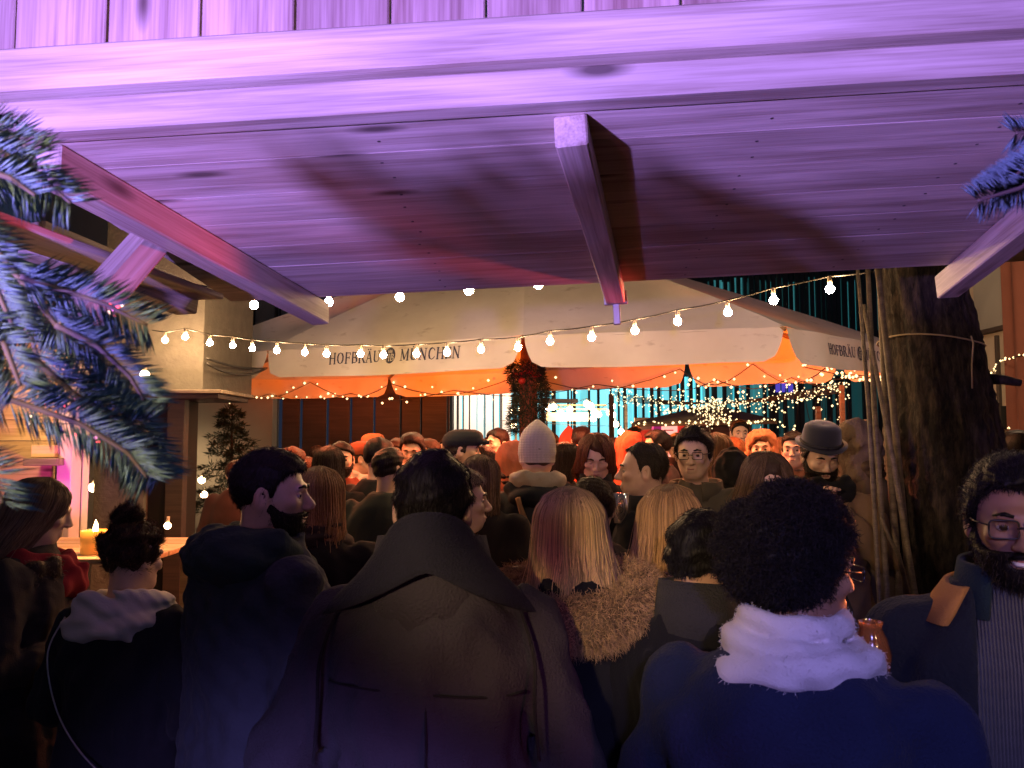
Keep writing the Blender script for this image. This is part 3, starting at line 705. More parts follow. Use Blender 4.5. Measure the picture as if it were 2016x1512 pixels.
rb = tube('ribbon', [(0.0 + .17 * math.cos(a), .1 + .17 * math.sin(a), .45 + .03 * math.sin(3 * a)) for a in np.linspace(0, 6.3, 24)], .03, RIBN, gl, 6)
tag(link('ornament', ico(.05, 2), gl, Matrix.Translation((-.07, -.13, .36)), RIBN))

# ------------------------------------------------------------------ right: tree, poles, wall
BARK = bpy.data.materials.new('bark'); nt, N, L, B = nodes(BARK); B.inputs['Roughness'].default_value = .9
tc = N.new('ShaderNodeTexCoord'); mp = N.new('ShaderNodeMapping'); mp.inputs['Scale'].default_value = (26, 26, 6); L.new(tc.outputs['Object'], mp.inputs[0])
n1 = N.new('ShaderNodeTexNoise'); n1.inputs['Scale'].default_value = 1.0; n1.inputs['Detail'].default_value = 8; n1.inputs['Roughness'].default_value = .65; L.new(mp.outputs[0], n1.inputs['Vector'])
cr = N.new('ShaderNodeValToRGB'); cr.color_ramp.elements[0].position = .42; cr.color_ramp.elements[0].color = (.015, .011, .009, 1); cr.color_ramp.elements[1].position = .72; cr.color_ramp.elements[1].color = (.12, .085, .06, 1)
L.new(n1.outputs[0], cr.inputs[0]); L.new(cr.outputs[0], B.inputs['Base Color'])
bp = N.new('ShaderNodeBump'); bp.inputs['Strength'].default_value = 1; bp.inputs['Distance'].default_value = .02; L.new(n1.outputs[0], bp.inputs['Height']); L.new(bp.outputs[0], B.inputs['Normal'])
TY = 4.35
tree = empty('old_tree', (at(1850, 868, TY).x, TY, 0), 0, 'thick old tree trunk with rough bark and twine tied round it', 'tree')
prof = []
for (y, a, b) in ((440, 1722, 1862), (540, 1734, 1884), (660, 1742, 1915), (760, 1745, 1938), (870, 1748, 1962), (1000, 1756, 1985), (1130, 1768, 2000), (1400, 1770, 2030), (1520, 1755, 2050)):
    pa = at(a, y, TY); pb = at(b, y, TY); prof.append((pa.z, (pa.x + pb.x) / 2 - tree.location.x, (pb.x - pa.x) / 2))
prof.append((0.0, 0.08, .62)); prof.append((3.6, prof[0][1] - .05, prof[0][2] * .93)); prof.append((5.6, prof[0][1] - .2, prof[0][2] * .7)); prof.sort()
zs_ = np.array([p[0] for p in prof]); NR, NZ = 110, 240; V = []; rt = np.random.default_rng(4)
ph = rt.uniform(0, 6.28, 12)
for k in range(NZ + 1):
    z = 5.6 * k / NZ; cx = np.interp(z, zs_, [p[1] for p in prof]); R_ = np.interp(z, zs_, [p[2] for p in prof])
    for j in range(NR):
        t = 2 * math.pi * j / NR
        rr = R_ * (1 + .035 * math.sin(3 * t + ph[0] + z) + .03 * math.sin(7 * t + ph[1] + .7 * z) - .035 * abs(math.sin(8.5 * t + ph[2] + 1.6 * math.sin(2.3 * z))) - .03 * abs(math.sin(14 * t + ph[3] - 1.9 * math.sin(3.1 * z + 2) + .6 * math.sin(9 * z))) + .02 * math.sin(11 * z + 5 * t) * math.sin(5 * t) + .016 * rt.normal() + .01)
        V.append((cx + rr * math.cos(t), rr * math.sin(t), z))
Fs = [(k * NR + j, k * NR + (j + 1) % NR, (k + 1) * NR + (j + 1) % NR, (k + 1) * NR + j) for k in range(NZ) for j in range(NR)]
link('trunk', mesh_np('trunk', V, Fs), tree, None, BARK)
# crown high above the frame
lm = []
for k in range(7):
    a = k * 2 * math.pi / 7; s = Vector((prof[-1][1], 0, 5.3)); e = s + Vector((math.cos(a) * 1.9, math.sin(a) * 1.9, 1.5 + .5 * (k % 3)))
    tube('limb', [s, s.lerp(e, .4) + Vector((0, 0, .15)), e], [.11, .07, .02], BARK, tree, 7)
sx = at(1948, 745, TY) - tree.location
tube('branch_stub', [sx + Vector((-.06, 0, 0)), sx + Vector((.05, -.04, -.01)), sx + Vector((.13, -.06, -.03))], [.032, .026, .018], BARK, tree, 8)
TW = mat_plain('twine', (.55, .42, .26), .8)
tie = empty('twine_tie', (tree.location.x, TY, at(1850, 676, TY).z), 0, 'pale twine looped round the tree trunk with a loose end', 'twine')
zt = at(1850, 676, TY).z; cx = np.interp(zt, zs_, [p[1] for p in prof]); R_ = np.interp(zt, zs_, [p[2] for p in prof])
tube('loop', [(cx + R_ * 1.075 * math.cos(a), R_ * 1.075 * math.sin(a), .012 * math.sin(2 * a) - .02 * math.cos(a)) for a in np.linspace(0, 2 * math.pi, 60)], .0045, TW, tie, 5)
kx = at(1860, 676, TY).x - tree.location.x
yk = -math.sqrt(max(.01, (R_ * 1.09) ** 2 - (kx - cx) ** 2))
tube('loose_end', [(kx, yk, .008), (kx + .004, yk - .012, -.03), (kx - .008, yk - .012, -.14), (kx - .012, yk - .014, -.26)], .0045, TW, tie, 5)
# bundled poles leaning on the tree
PL = [((1684, 470), (1722, 1010), 3.7, 3.55, .010), ((1706, 470), (1738, 1060), 3.75, 3.6, .013), ((1722, 480), (1790, 1120), 3.85, 3.62, .016), ((1728, 470), (1752, 900), 3.95, 3.85, .017), ((1700, 600), (1812, 1215), 3.72, 3.5, .012)]
for k, (a, b, ya, yb, r) in enumerate(PL):
    p = at(*a, ya); q = at(*b, yb); d = (q - p).normalized(); t = (0.01 - p.z) / d.z; g = p + d * t
    nm = ('thin pole closest to the parasol', 'second pole of the bundle beside the tree', 'middle pole crossing the others beside the tree', 'thick straight pole touching the tree trunk', 'pole with the lowest slant in the bundle')[k]
    pole = tube('leaning_pole', [p, p.lerp(g, .3) + Vector((.006 * (-1) ** k, 0, 0)), p.lerp(g, .65) - Vector((.008 * (-1) ** k, 0, 0)), g], [r * .8, r, r * 1.05, r * 1.1], POLE, None, 8)
    tag(pole, 'weathered ' + nm, 'pole', 'poles leaning by the tree')
tw = empty('twisted_twig', at(1745, 1030, 3.45), 0, 'short bent twig standing out from the pole bundle', 'twig')
o0 = Vector(tw.location); tube('stem', [at(a, b, 3.45) - o0 for a, b in ((1735, 1018), (1752, 1062), (1768, 1090), (1790, 1180))], [.005, .008, .01, .012], POLE, tw, 6)

# side building along the right with shutter, red drape and fairy lights
side = empty('side_house', (5.1, 7.0, 0), 0, 'beige house wall with a grey shutter beyond the tree', 'house')
def sb(name, y0, y1, z0, z1, x, th, mat, root=side, bev=.004):
    return box(name, Vector((x + th / 2, (y0 + y1) / 2, (z0 + z1) / 2)) - root.location, (th, y1 - y0, z1 - z0), mat, root, bev=bev)
BEIGE = mat_plain('beige_render', (.50, .42, .33), .9, noise=.2, scale=1.5, bump=.4, bscale=12)
sb('wall', 2.5, 9.6, 0, 5.5, 5.1, .3, BEIGE)
sb('end_wall', 9.6, 9.9, 0, 5.5, 5.1, 4.0, BEIGE)
SHUT = mat_plain('grey_shutter', (.30, .29, .27), .8, noise=.15, scale=4)
def syz(px, py, X=5.1): d = ray(px, py); t = X / d.x; p = CAMP + d * t; return p.y, p.z
ya, zA = syz(1990, 632); yb, zB = syz(1930, 660)
sb('shutter', ya, yb, (zA + zB) / 2, 3.6, 5.04, .05, SHUT)
sb('shutter_rail', ya - .1, yb + .04, (zA + zB) / 2 - .05, (zA + zB) / 2 - .005, 5.0, .08, DARKP)
yc, _ = syz(1968, 700); sb('conduit', yc - .02, yc + .02, .2, syz(1968, 660)[1], 5.06, .035, DARKP)
sb('meter_box', yc - .18, yc - .02, syz(1978, 845)[1], syz(1978, 800)[1], 4.98, .1, BLACK)
DRAPE = mat_plain('red_drape', (.17, .055, .035), .85, noise=.2, scale=6)
dv = []; NDZ = 2
y0_, _ = syz(2006, 700); y1_ = y0_ - 1.6
dp = empty('red_drape', (4.95, y1_, 0), 0, 'orange-red drape hanging on the house wall beyond the tree', 'drape')
V = []; 
for k in range(61):
    yy = y0_ + (y1_ - y0_) * k / 60; xx = .04 * math.sin(k * .55) + .02 * math.sin(k * .23)
    V += [(xx, yy - y1_, .3), (xx * .8, yy - y1_, 3.6)]
link('cloth', mesh_py('cloth', V, [(2 * k, 2 * k + 1, 2 * k + 3, 2 * k + 2) for k in range(60)], True), dp, None, DRAPE)
fp = [(1948, 738), (1957, 733), (1960, 727), (1962, 719), (1971, 708), (1977, 706), (1982, 706), (1995, 704), (2010, 700), (2030, 697)]
def onside(px, py): y, z = syz(px, py, 4.9); return Vector((4.9, y, z))
fairy('wall_lights', 'short string of fairy lights on the beige wall by the branch stub', [[onside(*p) for p in fp]], 15, .013, LED, .008, 31)
fairy('wall_lights', 'few fairy lights low on the beige wall above the dark head', [[onside(*p) for p in ((1985, 843), (1990, 853), (1996, 852), (2004, 857), (2014, 862))]], 8, .014, LED, .01, 32)
lamp('wall_lamp', 'POINT', (4.1, 6.6, 3.2), (1.0, .68, .42), 60, .1)

# ------------------------------------------------------------------ far left: lit timber hut, table, candles, wall bulbs
hut2 = empty('timber_hut', at(-60, 868, 6.6), 0, 'warm lit timber hut of pale horizontal boards at the edge', 'hut'); hut2.location.z = 0
for k in range(16):
    bb(hut2, 'plank', -420, 108, 868 - (k - 3) * 40 + 1.2, 868 - (k - 4) * 40, 6.6 + RNG.uniform(0, .008), .03, PINE_WARM) if False else None
z = 0.02
while z < 2.9:
    a = at(-420, 868, 6.6); b = at(106, 868, 6.6)
    box('plank', Vector(((a.x + b.x) / 2, 6.62 + RNG.uniform(0, .006), z + .085)) - hut2.location, (b.x - a.x, .03, .166), PINE_WARM, hut2, bev=.003); z += .17
bb(hut2, 'shelf', 44, 113, 902, 917, 6.35, .25, GREYWOOD)
bb(hut2, 'shelf_box', 60, 108, 876, 901, 6.4, .16, PINE_WARM)
bb(hut2, 'corner_post', 112, 148, 700, 900, 6.45, .16, mat_plain('painted_post', (.62, .5, .5), .6), z0=0.0)
bb(hut2, 'door_jamb', 163, 171, 700, 900, 6.7, .1, mat_plain('white_jamb', (.7, .66, .6), .6), z0=0.0)
bb(hut2, 'eaves_board', -400, 180, 690, 712, 6.3, .1, PINE_WARM)
bk = empty('grey_wall', (-4.2, 9.2, 0), 0, 'grey stucco wall lit by bare bulbs behind the candle table', 'wall')
bb(bk, 'wall', 120, 345, 770, 900, 9.4, .2, PLASTER, z0=0.0) if False else None
a = at(150, 868, 8.9); b = at(262, 868, 8.9)
box('stucco', Vector(((a.x + b.x) / 2, 9.0, 1.4)) - bk.location, (b.x - a.x, .2, 2.8), PLASTER, bk)
lamp('hut_lamp', 'POINT', at(10, 790, 6.0), (1.0, .6, .28), 28, .08)
lamp('magenta_post_lamp', 'SPOT', at(150, 1000, 5.9), (1.0, .05, .75), 30, .04, at(130, 900, 6.5), 80, .6)
def wall_bulb(px, py, Y, lab, r=.04, m=BULB):
    o = empty('wall_bulb', at(px, py, Y), 0, lab, 'light bulb', 'bare bulbs on walls')
    link('bulb', ico(r, 2), o, None, m); tube('holder', [(0, 0, r * .8), (0, .01, r + .05)], .014, SOCK, o, 7); return o
BULB_W = mat_emit('wall_bulb_glass', (1.0, .66, .34), 40.0)
wall_bulb(183, 960, 8.3, 'bare bulb beside the white door jamb', .045, BULB_W)
wall_bulb(285, 737, 7.9, 'bare bulb glowing over the dark ledge of the hut', .045, BULB_W)
wall_bulb(367, 897, 15.7, 'bare bulb on the grey house wall, alone and highest', .085, BULB_W)
wall_bulb(397, 945, 15.6, 'upper of two bulbs one above the other behind the bearded man', .07, BULB_W)
wall_bulb(402, 974, 15.6, 'lower of two bulbs one above the other behind the bearded man', .07, BULB_W)
wall_bulb(330, 1035, 7.2, 'small bulb glowing just beside the hair bun woman', .03, BULB_W)
# candle table
tb = empty('slatted_table', (at(185, 868, 5.0).x, 5.0, 0), 0, 'slatted wooden table carrying a candle glass', 'table')
for k in range(6):
    box('slat', (0, -.42 + k * .17, 1.06), (1.1, .155, .03), PINE_WARM, tb)
for sx_ in (-.45, .45):
    for sy_ in (-.35, .35): box('leg', (sx_, sy_, .52), (.06, .06, 1.04), PINE_WARM, tb)
cl = empty('candle_glass', at(187, 1074, 4.72), 0, 'amber glass with a burning candle on the slatted table', 'candle'); cl.location.z = 1.078
AMB = mat_plain('amber_glass', (.75, .32, .06), .15); AMB.node_tree.nodes['Principled BSDF'].inputs['Emission Color'].default_value = (.9, .32, .05, 1); AMB.node_tree.nodes['Principled BSDF'].inputs['Emission Strength'].default_value = .35
tube('glass', [(0, 0, 0), (0, 0, .13), (0, 0, .1301)], [.075, .08, .07], AMB, cl, 18)
lamp('candle_light', 'POINT', (cl.location.x, cl.location.y - .02, 1.36), (1.0, .5, .18), 14, .03)
V, Fs = tube_np([(0, 0, .12), (0, 0, .135), (0.002, 0, .16), (0, 0, .19)], [.006, .016, .012, .001], 8)
link('flame', mesh_py('flame', V, Fs, True), cl, None, mat_emit('flame', (1, .62, .2), 30))
# bare fir shrub against the house wall
def fir_bush(name, base_, hgt, wid_, nbr, mat, lab, cat, seed, nl=.05):
    rn = np.random.default_rng(seed); root = empty(name, base_, 0, lab, cat)
    tube('trunk', [(0, 0, 0), (.02, 0, hgt * .5), (0, 0, hgt)], [.05, .035, .006], TWIG, root, 7); Ps = []; Ds = []
    for k in range(nbr):
        t = (k + rn.random()) / nbr; z = hgt * (.12 + .86 * t); a = rn.uniform(0, 6.28); Lb = wid_ * (1 - t * .85) * rn.uniform(.7, 1.1)
        d = np.array([math.cos(a), math.sin(a), rn.uniform(-.05, .35)]); m = int(26 + Lb * 110); s = rn.random(m)[:, None] ** .7
        P = np.array([0, 0, z]) + d * Lb * s + np.array([0, 0, -.25]) * (s ** 2) * Lb; Dd = d + rn.normal(0, .75, (m, 3)); Ps.append(P + rn.normal(0, .012, P.shape)); Ds.append(Dd / np.linalg.norm(Dd, axis=1)[:, None])
    P = np.concatenate(Ps); D = np.concatenate(Ds); V, Fq = needles_mesh(P, D, rn.uniform(nl, nl * 2.2, len(P)), nl * .12, rn)
    o = link('crown', mesh_np('crown', V, Fq, False), root, None, mat); o['kind'] = 'stuff'; return root
fb = at(455, 868, 14.6); fir_bush('fir_tree', (fb.x, 14.6, 0), at(455, 795, 14.6).z, 1.0, 90, NEEDLE_D, 'dark young fir standing against the grey house wall', 'fir tree', 8, .07)

# ------------------------------------------------------------------ fir branches framing the picture
FIR = mat_plain('fir_needles', (0.05, 0.095, 0.105), 0.85, noise=.45, scale=60)
def fir_branch(name, lab, twigs, seed, nl=.026, dens=1500, spread=1.0, wd=.0010):
    rn = np.random.default_rng(seed); o0 = Vector(twigs[0][0][0]) if False else at(*twigs[0][0]); root = empty(name, o0, 0, lab, 'fir branch', 'fir branches at the stall')
    for tw_ in twigs:
        P0 = [np.array(at(*p) - o0) for p in tw_]; P0 = np.array(P0)
        t = np.linspace(0, len(P0) - 1.001, 24); i = t.astype(int); f = (t - i)[:, None]; f = f * f * (3 - 2 * f) * .3 + f * .7
        Q = P0[i] * (1 - f) + P0[i + 1] * f; seg = np.linalg.norm(np.diff(Q, axis=0), axis=1).sum()
        tube('twig', Q, np.linspace(.0032, .0014, 24), TWIG, root, 6)
        n = int(seg * dens); tt = rn.random(n) * 22.99; i = tt.astype(int); f = (tt - i)[:, None]; P = Q[i] * (1 - f) + Q[i + 1] * f
        T = Q[np.minimum(i + 1, 23)] - Q[i]; T /= np.linalg.norm(T, axis=1)[:, None] + 1e-9
        view = np.array([0., 1, 0]); S = np.cross(T, view); S /= np.linalg.norm(S, axis=1)[:, None] + 1e-9; U = np.cross(S, T)
        sd = rn.choice((-1., 1.), n)[:, None]; an = rn.normal(0, .32, n)[:, None]
        D = T * rn.uniform(.62, .82, n)[:, None] + (S * sd * np.cos(an) + U * np.sin(an)) * spread; D /= np.linalg.norm(D, axis=1)[:, None]
        V, Fq = needles_mesh(P, D, nl * rn.uniform(.8, 1.2, n) * np.minimum(1, .55 + .45 * (23 - tt) / 6 + .3), wd, rn)
        o = link('needles', mesh_np('needles', V, Fq, False), root, None, FIR); o['kind'] = 'stuff'
    return root
fir_branch('fir_branch', 'upper fir branch tip below the header beams at the edge',
           [[(-60, 275, .62), (50, 322, .64), (140, 400, .66)], [(-50, 330, .62), (20, 350, .63), (70, 385, .64)], [(-40, 250, .66), (20, 268, .66), (70, 300, .66)]], 41, .029, 3000)
fir_branch('fir_branch', 'large drooping fir branch with blue lit needles over the crowd edge',
           [[(-120, 380, .64), (0, 500, .66), (95, 620, .68), (190, 745, .70), (270, 850, .71), (318, 930, .72)],
            [(40, 545, .66), (120, 570, .68), (210, 600, .69), (290, 640, .70)],
            [(-40, 620, .60), (10, 680, .60), (40, 760, .60)],
            [(110, 640, .68), (190, 680, .69), (255, 740, .70), (285, 790, .70)],
            [(-60, 760, .63), (60, 800, .65), (160, 835, .66), (250, 890, .68), (290, 940, .69)],
            [(60, 700, .66), (150, 780, .68), (230, 820, .70), (280, 835, .70)],
            [(-80, 440, .60), (-20, 540, .60), (25, 640, .60)],
            [(-60, 900, .6), (-20, 930, .6), (5, 990, .6)],
            [(-90, 480, .66), (0, 560, .68), (60, 660, .69), (100, 780, .7)]], 42, .031, 3300)
fir_branch('fir_branch', 'small fir tip poking in beside the hatch knot',
           [[(2120, -90, 1.3), (2130, 100, 1.0), (2090, 270, .8), (2020, 330, .8), (1960, 372, .8)], [(2080, 320, .78), (2010, 370, .78), (1925, 395, .78)], [(2100, 230, .8), (2040, 260, .8), (2000, 262, .8)]], 43, .026, 2600)
fir_branch('fir_branch', 'unseen fir bough added off to the side to shade the hatch',  # out-of-view bough added to cast shade across the hatch planks
           [[(-1750 + 75 * k, 70 + 40 * (k % 3), .48 + .02 * (k % 2)), (-1700 + 75 * k, 230, .49), (-1660 + 75 * k, 360 + 50 * (k % 2), .5)] for k in range(14)], 44, .032, 1800)
TIN = [mat_emit('tinsel_red', (1, .1, .12), 3.0, False), mat_emit('tinsel_pink', (1, .35, .7), 2.0, False), mat_emit('tinsel_warm', (1, .7, .5), 5.0, False)]
cf = [(216, 600), (222, 610), (214, 616), (225, 622), (218, 628), (240, 600), (232, 604), (110, 768), (112, 790), (86, 796), (146, 786), (160, 782), (110, 815), (155, 800), (165, 835), (150, 855), (75, 806), (60, 822), (193, 870), (188, 862), (57, 833), (128, 800), (140, 800)]
sp = empty('coloured_lights', at(120, 780, 1.5), 0, 'tiny red and pink lights glinting among the large fir branch', 'fairy lights')
o0 = Vector(sp.location)
for m_i in range(3):
    sparks('led_lights', [at(a, b, .80) - o0 for k, (a, b) in enumerate(cf) if k % 3 == m_i], .0022, TIN[m_i], sp, 0, 50 + m_i)
tube('wire', [at(a, b, .81) - o0 for a, b in sorted(cf, key=lambda q: q[1])], .0006, WIRE, sp, 4)
# ------------------------------------------------------------------ implicit surfaces for people
def axis(lo, hi, c, flo=None, fhi=None, f=None):
    if flo is None: return np.arange(lo, hi + c, c)
    A = np.arange(flo, lo - c, -c)[::-1]; B_ = np.arange(flo + f, fhi, f); D_ = np.arange(B_[-1] + c, hi + c, c)
    return np.concatenate([A, B_, D_])
class Fld:
    def __init__(s, xs, ys, zs):
        s.x, s.y, s.z = xs.astype(np.float32), ys.astype(np.float32), zs.astype(np.float32)
        s.d = np.full((len(xs), len(ys), len(zs)), .25, np.float32)
    def sl(s, lo, hi):
        return tuple(slice(max(0, np.searchsorted(a, l) - 1), min(len(a), np.searchsorted(a, h) + 1)) for a, l, h in zip((s.x, s.y, s.z), lo, hi))
    def pts(s, q): return s.x[q[0]][:, None, None], s.y[q[1]][None, :, None], s.z[q[2]][None, None, :]
    def blend(s, q, v, k):
        a = s.d[q]
        if k <= 0: s.d[q] = np.minimum(a, v)
        else:
            h = np.maximum(k - np.abs(a - v), 0) / k; s.d[q] = np.minimum(a, v) - h * h * k * .25
    def cap(s, a, b, ra, rb, k=.02):
        a = np.array(a, float); b = np.array(b, float); m = max(ra, rb) + k + .05
        q = s.sl(np.minimum(a, b) - m, np.maximum(a, b) + m); X, Y, Z = s.pts(q); ba = b - a
        h = np.clip(((X - a[0]) * ba[0] + (Y - a[1]) * ba[1] + (Z - a[2]) * ba[2]) / (ba @ ba + 1e-9), 0, 1)
        v = np.sqrt((X - a[0] - ba[0] * h) ** 2 + (Y - a[1] - ba[1] * h) ** 2 + (Z - a[2] - ba[2] * h) ** 2) - (ra + (rb - ra) * h)
        s.blend(q, v, k)
    def ell(s, c, r, k=.02, sub=False):
        m = max(r) + k + .05; c = np.array(c, float); q = s.sl(c - m, c + m); X, Y, Z = s.pts(q)
        v = e_sd(X, Y, Z, c, r)
        if sub: s.carve(q, v, k)
        else: s.blend(q, v, k)
    def carve(s, q, v, k):
        a = s.d[q]; v = -v; h = np.maximum(k - np.abs(a - v), 0) / max(k, 1e-6); s.d[q] = np.maximum(a, v) + h * h * k * .25
    def loft(s, z, a, b, yo, k=.02, xo=None, p=2.0):
        z = np.array(z, float); q = s.sl((-1, -1, z[0] - .05), (1, 1, z[-1] + .05)); X, Y, Z = s.pts(q)
        A = np.interp(Z, z, a); B_ = np.interp(Z, z, b); Yo = np.interp(Z, z, yo); Xo = 0 if xo is None else np.interp(Z, z, xo)
        rr = (np.abs((X - Xo) / A) ** p + np.abs((Y - Yo) / B_) ** p) ** (1 / p)
        v = (rr - 1) * np.minimum(A, B_); v = np.maximum(v, np.maximum(z[0] - Z, Z - z[-1])); s.blend(q, v, k)
    def folds(s, amp, freq, seed, n=5, zs=1.0):
        rn = np.random.default_rng(seed); X, Y, Z = s.x[:, None, None], s.y[None, :, None], s.z[None, None, :]
        t = 0
        for i in range(n):
            w_ = rn.normal(0, 1, 3) * freq * (1 + .5 * i); w_[2] *= zs
            t = t + np.sin(X * w_[0] + Y * w_[1] + Z * w_[2] + rn.uniform(0, 6.28) + 1.3 * np.sin(Z * freq * .6 + i + X * 5)) / (1 + .6 * i)
        s.d += (amp * t).astype(np.float32)
    def mesh(s, name):
        V, Q = surface_nets(s.d, s.x, s.y, s.z); return mesh_np(name, V, Q)
def e_sd(X, Y, Z, c, r):
    x, y, z = (X - c[0]) / r[0], (Y - c[1]) / r[1], (Z - c[2]) / r[2]
    k0 = np.sqrt(x * x + y * y + z * z); k1 = np.sqrt((x / r[0]) ** 2 + (y / r[1]) ** 2 + (z / r[2]) ** 2) + 1e-9
    return k0 * (k0 - 1) / k1
def surface_nets(d, xs, ys, zs):
    nx, ny, nz = d.shape; S = d < 0; cs = (nx - 1, ny - 1, nz - 1)
    acc = np.zeros(cs + (3,), np.float64); cnt = np.zeros(cs, np.int32); co = (xs, ys, zs); edges = []
    for ax in range(3):
        lo = [slice(None)] * 3; hi = [slice(None)] * 3; lo[ax] = slice(0, -1); hi[ax] = slice(1, None)
        cr_ = S[tuple(lo)] != S[tuple(hi)]; I = np.argwhere(cr_)
        if len(I) == 0: continue
        J = I.copy(); J[:, ax] += 1
        d0 = d[tuple(I.T)]; d1 = d[tuple(J.T)]; t = d0 / (d0 - d1)
        p = np.stack([co[a][I[:, a]] for a in range(3)], 1).astype(np.float64); p[:, ax] += t * (co[ax][J[:, ax]] - co[ax][I[:, ax]])
        o1, o2 = [(1, 2), (2, 0), (0, 1)][ax]
        for da in (0, 1):
            for db in (0, 1):
                c = I.copy(); c[:, o1] -= da; c[:, o2] -= db
                ok = (c[:, o1] >= 0) & (c[:, o2] >= 0) & (c[:, o1] < cs[o1]) & (c[:, o2] < cs[o2])
                np.add.at(acc, tuple(c[ok].T), p[ok]); np.add.at(cnt, tuple(c[ok].T), 1)
        ok = (I[:, o1] > 0) & (I[:, o2] > 0) & (I[:, o1] < cs[o1]) & (I[:, o2] < cs[o2])
        edges.append((ax, o1, o2, I[ok], S[tuple(I[ok].T)]))
    idx = np.full(cs, -1, np.int64); m = cnt > 0; idx[m] = np.arange(m.sum()); V = acc[m] / cnt[m][:, None]; Q = []
    for ax, o1, o2, I, sg in edges:
        c = []
        for da, db in ((1, 1), (0, 1), (0, 0), (1, 0)):
            k = I.copy(); k[:, o1] -= da; k[:, o2] -= db; c.append(idx[tuple(k.T)])
        q = np.stack(c, 1); q[~sg] = q[~sg][:, ::-1]; Q.append(q)
    Q = np.concatenate(Q); return V, Q[(Q >= 0).all(1)]

# ------------------------------------------------------------------ people: materials
def mat_skin(name, col):
    m = mat_plain(name, col, .5, noise=.12, scale=40, bump=.08, bscale=300)
    B_ = m.node_tree.nodes['Principled BSDF']; B_.inputs['Subsurface Weight'].default_value = .12; B_.inputs['Subsurface Radius'].default_value = (.02, .008, .004); B_.inputs['Subsurface Scale'].default_value = .3
    return m
SKIN = {'light': mat_skin('skin_light', (.56, .36, .26)), 'mid': mat_skin('skin_mid', (.44, .26, .17)), 'dark': mat_skin('skin_dark', (.20, .105, .065)), 'brown': mat_skin('skin_brown', (.27, .15, .095))}
_cloth = {}
def cloth(col, rough=1.0, sheen=.04, noise=.25, bump=.35, sc_=260):
    k = (col, sc_)
    if k not in _cloth: _cloth[k] = mat_plain('cloth_%d' % len(_cloth), col, rough, noise=noise, scale=9, bump=bump, bscale=sc_, sheen=sheen); _cloth[k].node_tree.nodes['Principled BSDF'].inputs['Specular IOR Level'].default_value = .12
    return _cloth[k]
def mat_knit(name, col, sx=220, sz=140):
    m = mat_plain(name, col, .9, sheen=.3); nt, N, L, B_ = nodes(m); tc = N.new('ShaderNodeTexCoord')
    w1 = N.new('ShaderNodeTexWave'); w1.wave_type = 'BANDS'; w1.bands_direction = 'X'; w1.inputs['Scale'].default_value = sx / 6.28; w1.inputs['Distortion'].default_value = 1.2; w1.inputs['Detail Scale'].default_value = 4
    w2 = N.new('ShaderNodeTexWave'); w2.wave_type = 'BANDS'; w2.bands_direction = 'Z'; w2.inputs['Scale'].default_value = sz / 6.28
    L.new(tc.outputs['Object'], w1.inputs[0]); L.new(tc.outputs['Object'], w2.inputs[0])
    a = N.new('ShaderNodeMath'); a.operation = 'MULTIPLY_ADD'; a.inputs[1].default_value = .35; L.new(w2.outputs['Fac'], a.inputs[0]); L.new(w1.outputs['Fac'], a.inputs[2])
    bp = N.new('ShaderNodeBump'); bp.inputs['Strength'].default_value = .8; bp.inputs['Distance'].default_value = .006; L.new(a.outputs[0], bp.inputs['Height']); L.new(bp.outputs[0], B_.inputs['Normal'])
    mx = N.new('ShaderNodeMix'); mx.data_type = 'RGBA'; mx.inputs['A'].default_value = (*[c * .6 for c in col], 1); mx.inputs['B'].default_value = (*col, 1)
    L.new(a.outputs[0], mx.inputs['Factor']); L.new(mx.outputs['Result'], B_.inputs['Base Color']); return m
_hm = {}
def hair_mat(col):
    if col in _hm: return _hm[col]
    m = bpy.data.materials.new('hair_%d' % len(_hm)); nt, N, L, B_ = nodes(m); B_.inputs['Roughness'].default_value = .55; B_.inputs['Specular IOR Level'].default_value = .18
    hi = N.new('ShaderNodeHairInfo'); mr = N.new('ShaderNodeMapRange'); mr.inputs['To Min'].default_value = .45; mr.inputs['To Max'].default_value = 1.45
    L.new(hi.outputs['Random'], mr.inputs[0]); rp = N.new('ShaderNodeValToRGB'); rp.color_ramp.elements[0].color = (*[c * .42 for c in col], 1); rp.color_ramp.elements[1].position = .45; rp.color_ramp.elements[1].color = (*col, 1); L.new(hi.outputs['Intercept'], rp.inputs[0])
    ic = N.new('ShaderNodeMix'); ic.data_type = 'RGBA'; L.new(hi.outputs['Is Strand'], ic.inputs['Factor']); ic.inputs['A'].default_value = (*[c * .6 for c in col], 1); L.new(rp.outputs[0], ic.inputs['B'])
    hv = N.new('ShaderNodeHueSaturation'); L.new(ic.outputs['Result'], hv.inputs['Color']); L.new(mr.outputs[0], hv.inputs['Value']); L.new(hv.outputs[0], B_.inputs['Base Color'])
    tc = N.new('ShaderNodeTexCoord'); mp = N.new('ShaderNodeMapping'); mp.inputs['Scale'].default_value = (150, 150, 12); L.new(tc.outputs['Object'], mp.inputs[0])
    n = N.new('ShaderNodeTexNoise'); n.inputs['Scale'].default_value = 1; n.inputs['Detail'].default_value = 4; L.new(mp.outputs[0], n.inputs['Vector'])
    bp = N.new('ShaderNodeBump'); bp.inputs['Strength'].default_value = .7; bp.inputs['Distance'].default_value = .005; L.new(n.outputs[0], bp.inputs['Height']); L.new(bp.outputs[0], B_.inputs['Normal'])
    _hm[col] = m; return m
TROUS = cloth((.03, .03, .04)); SHOE = mat_plain('shoe', (.02, .018, .016), .5)
EYEW = mat_plain('eye_white', (.42, .38, .35), .3); EYEI = mat_plain('eye_iris', (.03, .018, .01), .15); LIP = mat_plain('lip', (.36, .13, .10), .45)
TEETH = mat_plain('teeth', (.8, .76, .68), .3); FRAME = mat_plain('glasses_frame', (.015, .012, .012), .35)
